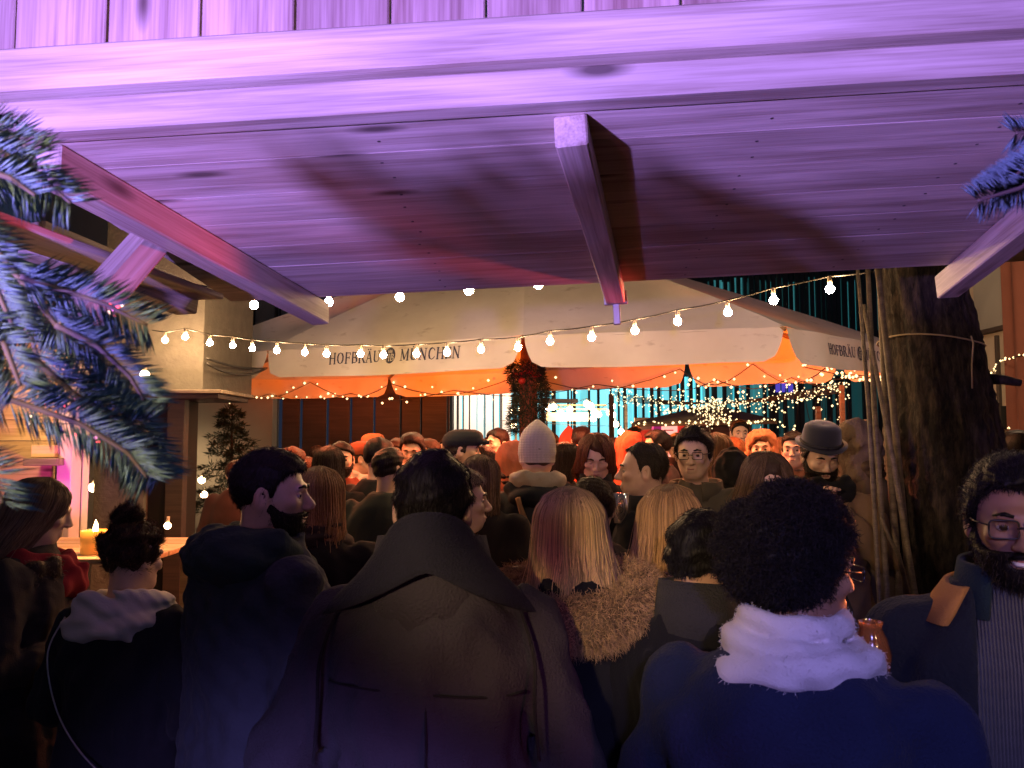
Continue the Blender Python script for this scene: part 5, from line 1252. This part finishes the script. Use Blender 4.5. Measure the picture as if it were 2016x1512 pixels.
# woman with a hair bun
p = person(262, 985, 2.42, -12, 'woman with a messy hair bun and cream scarf seen from behind', ('bun', (.085, .04, .022)), (.020, .020, .024), hy=-16, pitch=8, q=0, style='long', pose='hold', hair_top=.065)
scarf(p, CREAM, [(1.455, .125, .115, (.036, .055), -.1, -.01, .05), (1.40, .15, .13, (.036, .05), -.1, -.015, .1)], fold=.007)
tube('bag_chain', crom([(-.16, -.1, 1.44), (-.165, -.165, 1.34), (-.12, -.187, 1.2), (-.04, -.195, 1.08), (.08, -.195, .98), (.2, -.14, .9)]), .003, STEEL, p['root'], 6, p['S4'])
# bearded man in profile with hooded parka
p = person(524, 880, 2.22, -48, 'bearded man with cropped dark hair in a hooded parka, in profile', ('short', (.018, .012, .009)), cloth((.042, .048, .062), bump=.5, sc_=60), hy=-38, pitch=2, q=0, style='parka', pose='hold', bw=1.06, face=True)
beard(p, (.032, .020, .014)); hood_down(p, cloth((.026, .042, .042), bump=.5, sc_=60), (0, -.11, 1.47), (.175, .11, .085)); collar(p, cloth((.012, .014, .018)), 1.42, 1.52, .125, .115, .012, open_=30)
tube('hood_toggle', [(.11, .02, 1.46), (.125, .03, 1.445), (.118, .045, 1.43), (.105, .04, 1.445)], .003, mat_plain('brass', (.6, .35, .12), .3, .8), p['root'], 6, p['S4'])
# long honey hair behind him
p = person(628, 912, 2.95, -5, 'person with long honey-blond hair standing behind the bearded man', ('long', (.46, .25, .10), .40), (.02, .016, .016), q=0, style='long', pose='hold')
scarf(p, cloth((.05, .035, .03)), RINGS)
# man in the wool coat, back to us
p = person(853, 884, 1.74, 2, 'man in a heavy wool coat with huge turned-up collar, seen from behind', ('short', (.012, .009, .008)), WOOLG, hy=-8, pitch=6, q=0, style='long', pose='hold', bw=1.06, arms=(((.295, -.06, 1.10), (.22, .2, .98)), ((.29, -.05, 1.10), (.18, .22, 1.04))))
V = []; Fs = []; n = 40; m = 10
for layer in (0, 1):
    for k in range(n + 1):
        a = math.radians(-118 + 236 * k / n); s_, c_ = math.sin(a), math.cos(a); w_ = abs(s_)
        top_ = Vector((s_ * .100, -c_ * .088 - .03, 1.635 - .085 * (1 - c_) ** 1.1)); mid = Vector((s_ * (.122 + .03 * w_ ** 2), -c_ * .128 - .022, 1.585 - .075 * (1 - c_) - .02 * w_))
        spread = max(0, c_ + .35) ; low = Vector((s_ * (.145 + .105 * w_ ** 2.2), -c_ * .155 - .022, 1.520 - .10 * w_ ** 1.4 - .02 * (1 - c_) * .5))
        for j in range(m + 1):
            t = j / m; pnt = top_.lerp(mid, min(1, t * 2)) if t < .5 else mid.lerp(low, (t - .5) * 2)
            if layer: pnt = pnt - Vector((s_, -c_, .1)) * .014
            V.append(pnt)
off = (n + 1) * (m + 1)
for k in range(n):
    for j in range(m):
        a = k * (m + 1) + j; Fs.append((a, a + m + 1, a + m + 2, a + 1)); Fs.append((off + a, off + a + 1, off + a + m + 2, off + a + m + 1))
    a = k * (m + 1); Fs.append((a, off + a, off + a + m + 1, a + m + 1)); a += m; Fs.append((a, a + m + 1, off + a + m + 1, off + a))
Fs.append(tuple([j for j in range(m + 1)] + [off + j for j in range(m, -1, -1)])); b_ = n * (m + 1); Fs.append(tuple([off + b_ + j for j in range(m + 1)] + [b_ + j for j in range(m, -1, -1)]))
COLD = cloth((.020, .020, .032), bump=.6, sc_=180)
link('collar', mesh_py('collar', V, Fs, True), p['root'], p['S4'], COLD)
collar(p, WOOLG, 1.40, 1.575, .150, .112, .012, 'collar_stand', 20)
tube('yoke_seam', [(x_, -.175 + .10 * (abs(x_) / .235) ** 3.2, 1.285 - .012 * math.sin(x_ * 8)) for x_ in np.linspace(-.2, .2, 17)], .0028, cloth((.02, .018, .02)), p['root'], 6, p['S4'])
tube('centre_seam', [(0, -.183, 1.28), (0.002, -.178, 1.1), (0, -.186, .9), (0, -.2, .6)], .0025, cloth((.02, .018, .02)), p['root'], 6, p['S4'])
for sg in (-1, 1): tube('armhole_seam', crom([(sg * .19, -.1, 1.43), (sg * .215, -.135, 1.34), (sg * .215, -.15, 1.24), (sg * .225, -.13, 1.14)]), .004, cloth((.02, .018, .02)), p['root'], 6, p['S4'])
# blond woman with fur hood
p = person(1121, 950, 2.02, 4, 'woman with straight pale blond hair and a fur-trimmed hood', ('long', (.66, .44, .22), .33), (.018, .018, .022), q=0, style='parka', pose='hold', bw=.95)
fur_ring(p, (.46, .29, .15), 1.465, .185, .15, -.035, .055, 26000, .028)
# second blond woman with a knitted scarf
p = person(1316, 946, 2.32, -14, 'woman with light brown hair and a patterned knit scarf beside the fur hood', ('long', (.44, .26, .12), .33), (.012, .012, .014), hy=-10, q=0, style='jacket', pose='hold')
KS = mat_plain('pattern_knit', (.2, .1, .08), .9); nt, N, L, B = nodes(KS); tc = N.new('ShaderNodeTexCoord'); ck = N.new('ShaderNodeTexChecker'); ck.inputs['Scale'].default_value = 130; ck.inputs['Color1'].default_value = (.5, .32, .26, 1); ck.inputs['Color2'].default_value = (.07, .03, .03, 1); L.new(tc.outputs['Object'], ck.inputs['Vector']); L.new(ck.outputs[0], B.inputs['Base Color'])
scarf(p, KS, [(1.43, .125, .12, (.036, .06), -.1, -.01, 0)])
# dark haired person with a raised grey collar
p = person(1372, 1003, 1.86, -30, 'person with black hair and one ear showing beside the white scarf', ('short', (.012, .010, .010)), (.012, .012, .015), skin='mid', hy=-6, pitch=4, q=0, style='jacket', pose='hold', bw=1.1)
collar(p, cloth((.035, .034, .036), bump=.6, sc_=200), 1.43, 1.585, .116, .096, .012, open_=25)
# curly haired person with the white scarf, nearest
p = person(1556, 934, 1.44, -34, 'person with a big dark round afro, white scarf and navy coat', ('afro', (.010, .008, .009)), cloth((.016, .022, .05), bump=.6, sc_=160), skin='brown', hy=-46, pitch=4, q=0, style='long', pose='hold', bw=1.16, hair_top=.055, face=True, hs=.96)
scarf(p, cloth((.66, .62, .60), noise=.1, bump=.3, sc_=220), [(1.528, .088, .088, (.022, .03), -.1, -.012, .05), (1.487, .108, .104, (.026, .034), -.06, -.012, -.04), (1.452, .128, .118, (.026, .032), -.12, -.014, .16)], fold=.003, res=.0065, kk=.004)
sm_ = [o for o in p['root'].children if o.name.startswith('scarf')][0]; curves_obj('fuzz', cap_strands(sm_.data, 9000, .007, 4, (0, 0, 0), .6, 4, .7, .001), .00035, sm_, None, sm_.data.materials[0])
glasses(p, .9, False)
# smiling man with glasses at the edge
p = person(1986, 886, 1.60, 154, 'smiling bearded man with dark glasses in an open jacket by the tree', ('quiff', (.010, .009, .010)), cloth((.014, .017, .022), bump=.5, sc_=120), skin='brown', hy=2, pitch=4, q=0, style='none', pose='down', face=True, fh=(.010, .009, .010), hair_top=.02)
beard(p, (.022, .016, .013)); moustache(p, (.010, .008, .008)); glasses(p, 1.08)
tube('teeth', [(-.021, .089, -.066), (-.011, .099, -.0690), (0, .101, -.0700), (.011, .099, -.0690), (.021, .089, -.066)], [.001, .0046, .0052, .0046, .001], TEETH, p['root'], 6, p['HM'])
SW = mat_knit('ribbed_sweater', (.085, .085, .08), 330, 60)
f = Fld(np.arange(-.3, .3, .013), np.arange(-.25, .28, .013), np.arange(.7, 1.56, .013)); f.loft([.74, .95, 1.1, 1.25, 1.36, 1.42, 1.46, 1.51], [.2, .2, .185, .2, .185, .15, .105, .075], [.15, .15, .14, .15, .14, .12, .095, .08], [0, 0, 0, 0, -.008, -.012, -.012, -.01], 0); f.folds(.004, 16, 4); link('sweater', f.mesh('sweater'), p['root'], p['S4'], SW)
f = Fld(np.arange(-.5, .5, .013), np.arange(-.32, .4, .013), np.arange(.6, 1.56, .013)); X_, Y_, Z_ = f.x[:, None, None], f.y[None, :, None], f.z[None, None, :]
f.loft([.66, .95, 1.1, 1.25, 1.36, 1.42, 1.46, 1.5], [.26, .255, .245, .25, .235, .19, .145, .115], [.2, .195, .185, .185, .17, .15, .13, .11], [0, 0, 0, 0, -.01, -.014, -.016, -.018], 0, p=2.2)
for sg in (-1, 1): f.cap((sg * .195, -.012, 1.375), (sg * .29, -.02, 1.1), .082, .068, .045); f.cap((sg * .29, -.02, 1.1), (sg * .24, .14, .92), .068, .054, .02)
f.folds(.006, 16, 9, 6, .6); wdg = np.maximum(np.abs(X_) - (.075 + .04 * (1.5 - Z_)), .03 - Y_); f.d = np.maximum(f.d, -wdg)
JK = cloth((.014, .018, .024), bump=.5, sc_=120); link('jacket', f.mesh('jacket'), p['root'], p['S4'], JK)
collar(p, cloth((.016, .03, .034)), 1.44, 1.545, .118, .098, .01, 'shirt_collar', 28)
collar(p, cloth((.42, .20, .05)), 1.425, 1.50, .175, .125, .016, 'jacket_lining', 48)
f = Fld(np.arange(.06, .3, .01), np.arange(.05, .3, .01), np.arange(.88, 1.2, .01)); f.ell((.165, .15, 1.045), (.088, .075, .105), 0); f.folds(.005, 30, 8); link('pocket', f.mesh('pocket'), p['root'], p['S4'], cloth((.05, .085, .075)))
for sg in (-1, 1):
    ho = link('hand', hand_mesh().copy(), p['root'], p['S4'] @ axes(Vector((sg * .235, .19, .9)), Vector((sg, 0, 0)), Vector((0, .8, -.6)), Vector((0, .6 * sg, .8 * sg))), None); ho.data.materials.clear(); ho.data.materials.append(SKIN['brown'])
# amber lantern glass glinting between the two
lan = empty('amber_glass', at(1716, 1300, 1.52), 0, 'ribbed amber glass glinting between the white scarf and the open jacket', 'glass')
AG = bpy.data.materials.new('amber_clear'); nt, N, L, B = nodes(AG); B.inputs['Base Color'].default_value = (1, .35, .1, 1); B.inputs['Transmission Weight'].default_value = .8; B.inputs['Roughness'].default_value = .12
V = []; Fs = []; pr = [(0, .022), (.02, .026), (.07, .033), (.1, .026), (.118, .018), (.13, .021)]
for (z, r_) in pr:
    for k in range(24): a = 2 * math.pi * k / 24; rr = r_ * (1 + .06 * (k % 2)); V.append((rr * math.cos(a), rr * math.sin(a), z - .06))
for i in range(len(pr) - 1):
    for k in range(24): Fs.append((i * 24 + k, i * 24 + (k + 1) % 24, (i + 1) * 24 + (k + 1) % 24, (i + 1) * 24 + k))
Fs.append(tuple(reversed(range(24)))); link('glass', mesh_py('glass', V, Fs, True), lan, None, AG)

# ------------------------------------------------------------------ the crowd: middle
p = person(1058, 850, 4.15, 6, 'person in a cream knitted beanie and dark coat with a tan strap', ('short', (.2, .13, .08)), (.045, .047, .05), q=1, ns=True, style='parka', pose='hold', bw=1.02)
BN = mat_knit('cream_knit', (.66, .56, .42), 300, 240); beanie(p, BN, .05); scarf(p, cloth((.42, .37, .30)), [(1.50, .105, .10, (.035, .05), -.1, -.01, 0)]); hood_down(p, cloth((.02, .022, .028)), (0, -.1, 1.43), (.17, .1, .06))
tube('bag_strap', crom([(-.12, -.17, 1.44), (-.09, -.215, 1.34), (.0, -.225, 1.2), (.1, -.22, 1.05)]), .014, cloth((.36, .2, .1)), p['root'], 6, p['S4'])
p = person(905, 845, 5.0, -50, 'man in a dark flat cap looking sideways before the white cabin', ('short', (.1, .07, .05)), (.02, .02, .024), hy=-38, q=1, face=True); flat_cap(p, cloth((.03, .034, .034)))
p = person(1172, 846, 4.45, 176, 'woman with parted auburn hair looking down in a black sweater', ('long', (.16, .06, .03), .24), (.014, .014, .016), pitch=26, q=1, style='jacket'); collar(p, BLK, 1.43, 1.53, .095, .08, .01, open_=5)
p = person(1272, 868, 3.5, 62, 'balding man in profile with a dark zipped jacket', ('reced', (.05, .035, .025)), (.014, .015, .018), hy=24, q=0, style='jacket', pose='hold', face=True, jaw=1.1); collar(p, cloth((.016, .017, .02)), 1.42, 1.53, .115, .105, .012, open_=20)
gl_ = empty('beer_glass', at(1222, 1000, 3.35), 0, 'small drinking glass catching light before the balding man', 'glass')
GLS = bpy.data.materials.new('clear_glass'); nt, N, L, B = nodes(GLS); B.inputs['Transmission Weight'].default_value = .9; B.inputs['Roughness'].default_value = .05; B.inputs['Base Color'].default_value = (.95, .85, .7, 1)
V, Fs = tube_np([(0, 0, -.06), (0, 0, .06), (0, 0, .0601), (0, 0, -.05)], [.03, .036, .033, .027], 16); link('tumbler', mesh_py('tumbler', V, Fs, True), gl_, None, GLS)
p = person(1366, 834, 4.0, 150, 'man with dark glasses and combed-up black hair in an olive jacket', ('quiff', (.02, .014, .012)), (.085, .07, .05), hy=10, pitch=4, q=0, style='jacket', face=True, hair_top=.025); glasses(p, 1.05); collar(p, cloth((.085, .07, .05)), 1.41, 1.5, .13, .12, .012, open_=30)
p = person(1504, 880, 3.15, 170, 'woman with long brown hair mostly hidden behind the afro', ('long', (.15, .09, .055), .34), (.03, .025, .022), hy=8, pitch=22, q=0, style='jacket')
p = person(1612, 842, 4.0, 160, 'man in a black brimmed hat and tan coat sipping from a glass', ('short', (.02, .015, .012)), (.24, .15, .085), hy=18, pitch=20, q=0, style='jacket', pose='drink', face=True); brim_hat(p, mat_plain('black_felt', (.012, .012, .014), .9, sheen=.4), .125, .1); beard(p, (.03, .018, .012)); scarf(p, BLK, [(1.46, .115, .11, (.034, .06), -.05, 0, 0)])
gh = empty('beer_mug', Vector(p['root'].matrix_basis @ (p['S4'] @ Vector((0.0, .30, 1.40)))), 0, 'clear glass mug raised by the man in the black hat', 'glass')
V, Fs = tube_np([(0, 0, -.06), (0, 0, .07), (0, 0, .0701), (0, 0, -.045)], [.032, .036, .032, .028], 16); link('tumbler', mesh_py('tumbler', V, Fs, True), gh, None, GLS)
p = person(1686, 832, 4.3, 30, 'person in a pale hood with fair hair at the pole bundle', ('long', (.38, .24, .13), .2), (.16, .11, .08), q=1, ns=True, hy=20); hood_up(p, cloth((.2, .14, .1), bump=.8, sc_=90))
p = person(1168, 936, 3.0, 10, 'person with short brown hair behind the pale blond woman', ('short', (.07, .04, .025)), (.03, .022, .02), q=0, style='jacket', pitch=4)
p = person(898, 918, 2.9, -70, 'fair woman in white whose face glows orange beside the wool collar', ('short', (.3, .2, .12)), (.55, .52, .48), hy=-16, q=0, style='jacket', face=True)
p = person(944, 890, 3.9, -20, 'woman with long brown hair beyond the wool coat man', ('long', (.13, .075, .045), .36), (.025, .02, .02), q=1)
p = person(764, 880, 4.5, -14, 'man with short faded hair in a grey-green jacket, back turned', ('short', (.035, .022, .016)), (.05, .055, .05), hy=-22, q=1, style='jacket', bw=1.12)
p = person(745, 860, 5.1, -24, 'dark-haired man just behind the grey-green jacket', ('short', (.03, .02, .015)), (.02, .02, .022), hy=-20, q=1)
p = person(648, 874, 5.0, -8, 'woman with very long dark hair before the brown gate', ('wavy', (.035, .02, .015), .42), (.025, .018, .018), q=1, style='long')
p = person(676, 868, 5.6, 160, 'bearded man in a rust jacket half hidden by long dark hair', ('short', (.02, .012, .01)), (.2, .05, .03), hy=30, q=1); beard(p, (.02, .012, .01))
p = person(711, 868, 5.9, -86, 'man in a small peaked cap and pale collar, in profile', ('short', (.08, .045, .03)), (.05, .04, .035), q=1, face=True); flat_cap(p, cloth((.3, .08, .04))); scarf(p, CREAM, RINGS)
p = person(786, 862, 6.4, 150, 'ginger-haired person between two dark heads by the gate', ('short', (.16, .07, .035)), (.03, .03, .035), q=1)
p = person(813, 850, 6.0, 178, 'man facing us with brown hair looking down by the gate', ('quiff', (.04, .022, .015)), (.03, .03, .035), pitch=14, q=1)
p = person(848, 862, 6.6, 120, 'brown-haired person glimpsed behind the wool coat man', ('short', (.14, .08, .05)), (.05, .04, .04), q=1)
p = person(575, 878, 5.6, -30, 'red-lit ginger head right above the bearded man', ('short', (.22, .08, .04)), (.05, .03, .03), q=1)
p = person(604, 896, 6.0, 10, 'brown bobbed head beside the long dark hair', ('long', (.12, .05, .03), .14), (.05, .03, .03), q=1)
p = person(731, 853, 8.2, -40, 'distant person in an orange cap near the gate', ('short', (.08, .045, .03)), (.05, .04, .035), q=2); flat_cap(p, cloth((.45, .12, .05)))
p = person(952, 874, 5.6, 40, 'dark bobbed head beside the flat cap', ('long', (.03, .02, .018), .13), (.02, .02, .022), q=1)
p = person(983, 842, 7.0, 120, 'man lit deep red facing sideways before the white cabin', ('short', (.03, .015, .012)), (.12, .04, .03), q=1, hy=10, face=True)
p = person(1012, 872, 5.3, -60, 'woman in a rust hood next to the cream beanie', ('long', (.04, .02, .02), .2), (.14, .05, .04), q=1, ns=True, face=True); hood_up(p, cloth((.3, .1, .06)))
p = person(1110, 866, 5.2, -50, 'dark-haired woman close behind the cream beanie', ('long', (.03, .016, .013), .3), (.06, .04, .035), q=1, hy=-16)
p = person(1144, 838, 7.4, -10, 'person in a bright red hood behind the auburn woman', ('short', (.03, .014, .012)), (.4, .06, .03), q=1, bw=1.2); hood_down(p, cloth((.5, .06, .03)), (0, -.05, 1.5), (.2, .12, .09))
p = person(1120, 855, 8.0, 20, 'person in a pointed red hat far back', ('short', (.03, .014, .012)), (.3, .05, .03), q=2); beanie(p, cloth((.5, .05, .03)), .07)
p = person(1212, 860, 7.2, 30, 'small dark head in front of the pavilion', ('short', (.03, .018, .014)), (.12, .04, .03), q=2)
p = person(1240, 852, 6.6, -20, 'person in a round red hood by the pavilion post', ('short', (.05, .02, .015)), (.35, .06, .03), q=1, ns=True); hood_up(p, cloth((.5, .07, .035)))
p = person(1250, 838, 8.4, 0, 'tall dark figure behind the round red hood', ('short', (.02, .015, .013)), (.02, .02, .022), q=2)
p = person(1298, 844, 6.2, 70, 'dark-haired man in profile before the red booth', ('short', (.02, .012, .01)), (.05, .03, .03), q=1, hy=14, face=True)
p = person(1278, 850, 8.0, 20, 'far head in a dark red cap by the booth', ('short', (.03, .015, .012)), (.1, .03, .03), q=2); beanie(p, cloth((.25, .03, .03)), .01)
p = person(1412, 848, 5.2, 15, 'light brown long hair right behind the man in glasses', ('wavy', (.28, .16, .09), .3), (.06, .045, .035), q=1)
p = person(1440, 886, 4.6, 0, 'person in a black hood behind the man in glasses', ('short', (.02, .015, .013)), (.012, .012, .014), q=1, ns=True); hood_up(p, BLK)
p = person(1455, 826, 8.2, 175, 'tall man facing us under the fairy light cluster', ('short', (.02, .014, .012)), (.04, .03, .03), q=1, face=True)
p = person(1444, 858, 6.6, 40, 'curly copper-haired person among dark coats', ('wavy', (.4, .13, .05), .1), (.03, .025, .025), q=1)
p = person(1498, 848, 5.9, 160, 'woman in a fluffy copper fur hood', ('long', (.3, .1, .05), .2), (.2, .09, .05), q=1, ns=True); hood_up(p, cloth((.42, .17, .08)))
p = person(1536, 858, 6.6, -30, 'sandy-haired person left of the black hat', ('long', (.3, .14, .07), .15), (.22, .12, .08), q=1)
p = person(1564, 848, 5.6, 150, 'dark-haired man half covered by the black hat', ('short', (.025, .016, .012)), (.1, .06, .04), q=1, face=True)
p = person(1624, 836, 7.4, 0, 'curly ginger head rising behind the black hat', ('wavy', (.4, .15, .07), .1), (.1, .05, .04), q=2)
p = person(1664, 850, 6.2, 100, 'fair face between the black hat and the pale hood', ('short', (.2, .11, .06)), (.12, .07, .05), q=1)
p = person(2003, 846, 5.0, 10, 'dark head under the wall lights beyond the tree', ('short', (.02, .014, .012)), (.03, .025, .025), q=1)
p = person(466, 905, 6.6, 0, 'person with auburn hair hidden behind the bearded man', ('short', (.16, .06, .03)), (.05, .03, .03), q=2)
for (a, t_, d_, y_, lab, hcol, ccol) in ((1086, 852, 9.3, 30, 'far person left of the pavilion sign in brown', (.05, .025, .02), (.1, .05, .04)), (1185, 852, 9.6, 200, 'far fair person under the pavilion bulbs', (.2, .1, .05), (.2, .06, .04)), (1330, 852, 9.0, 10, 'far person blocking the red booth front', (.03, .02, .015), (.04, .02, .02)), (1390, 856, 9.6, 170, 'far person under the low brown parasol', (.06, .03, .02), (.06, .03, .03)), (1478, 850, 9.2, 0, 'far brown-haired person right of the fairy light cluster', (.08, .04, .025), (.05, .04, .035)), (1592, 850, 9.6, 20, 'far dark person behind the hat brim', (.03, .02, .015), (.05, .03, .03)), (1648, 846, 9.0, 180, 'far person by the net post', (.05, .03, .02), (.06, .045, .04)), (965, 858, 9.4, 10, 'far person at the cabin panels', (.04, .02, .015), (.1, .05, .04)), (880, 862, 9.0, 160, 'far person at the gate end', (.05, .03, .02), (.06, .04, .04)), (625, 876, 9.0, 0, 'far person at the gate start', (.05, .025, .02), (.06, .03, .03)), (690, 872, 9.2, 30, 'far person against the brown gate boards', (.04, .02, .015), (.06, .03, .03)), (1035, 858, 9.8, 0, 'far person in front of the red mast', (.04, .02, .02), (.2, .05, .04))):
    person(a, t_, d_, y_, lab, ('short', hcol), ccol, q=2)
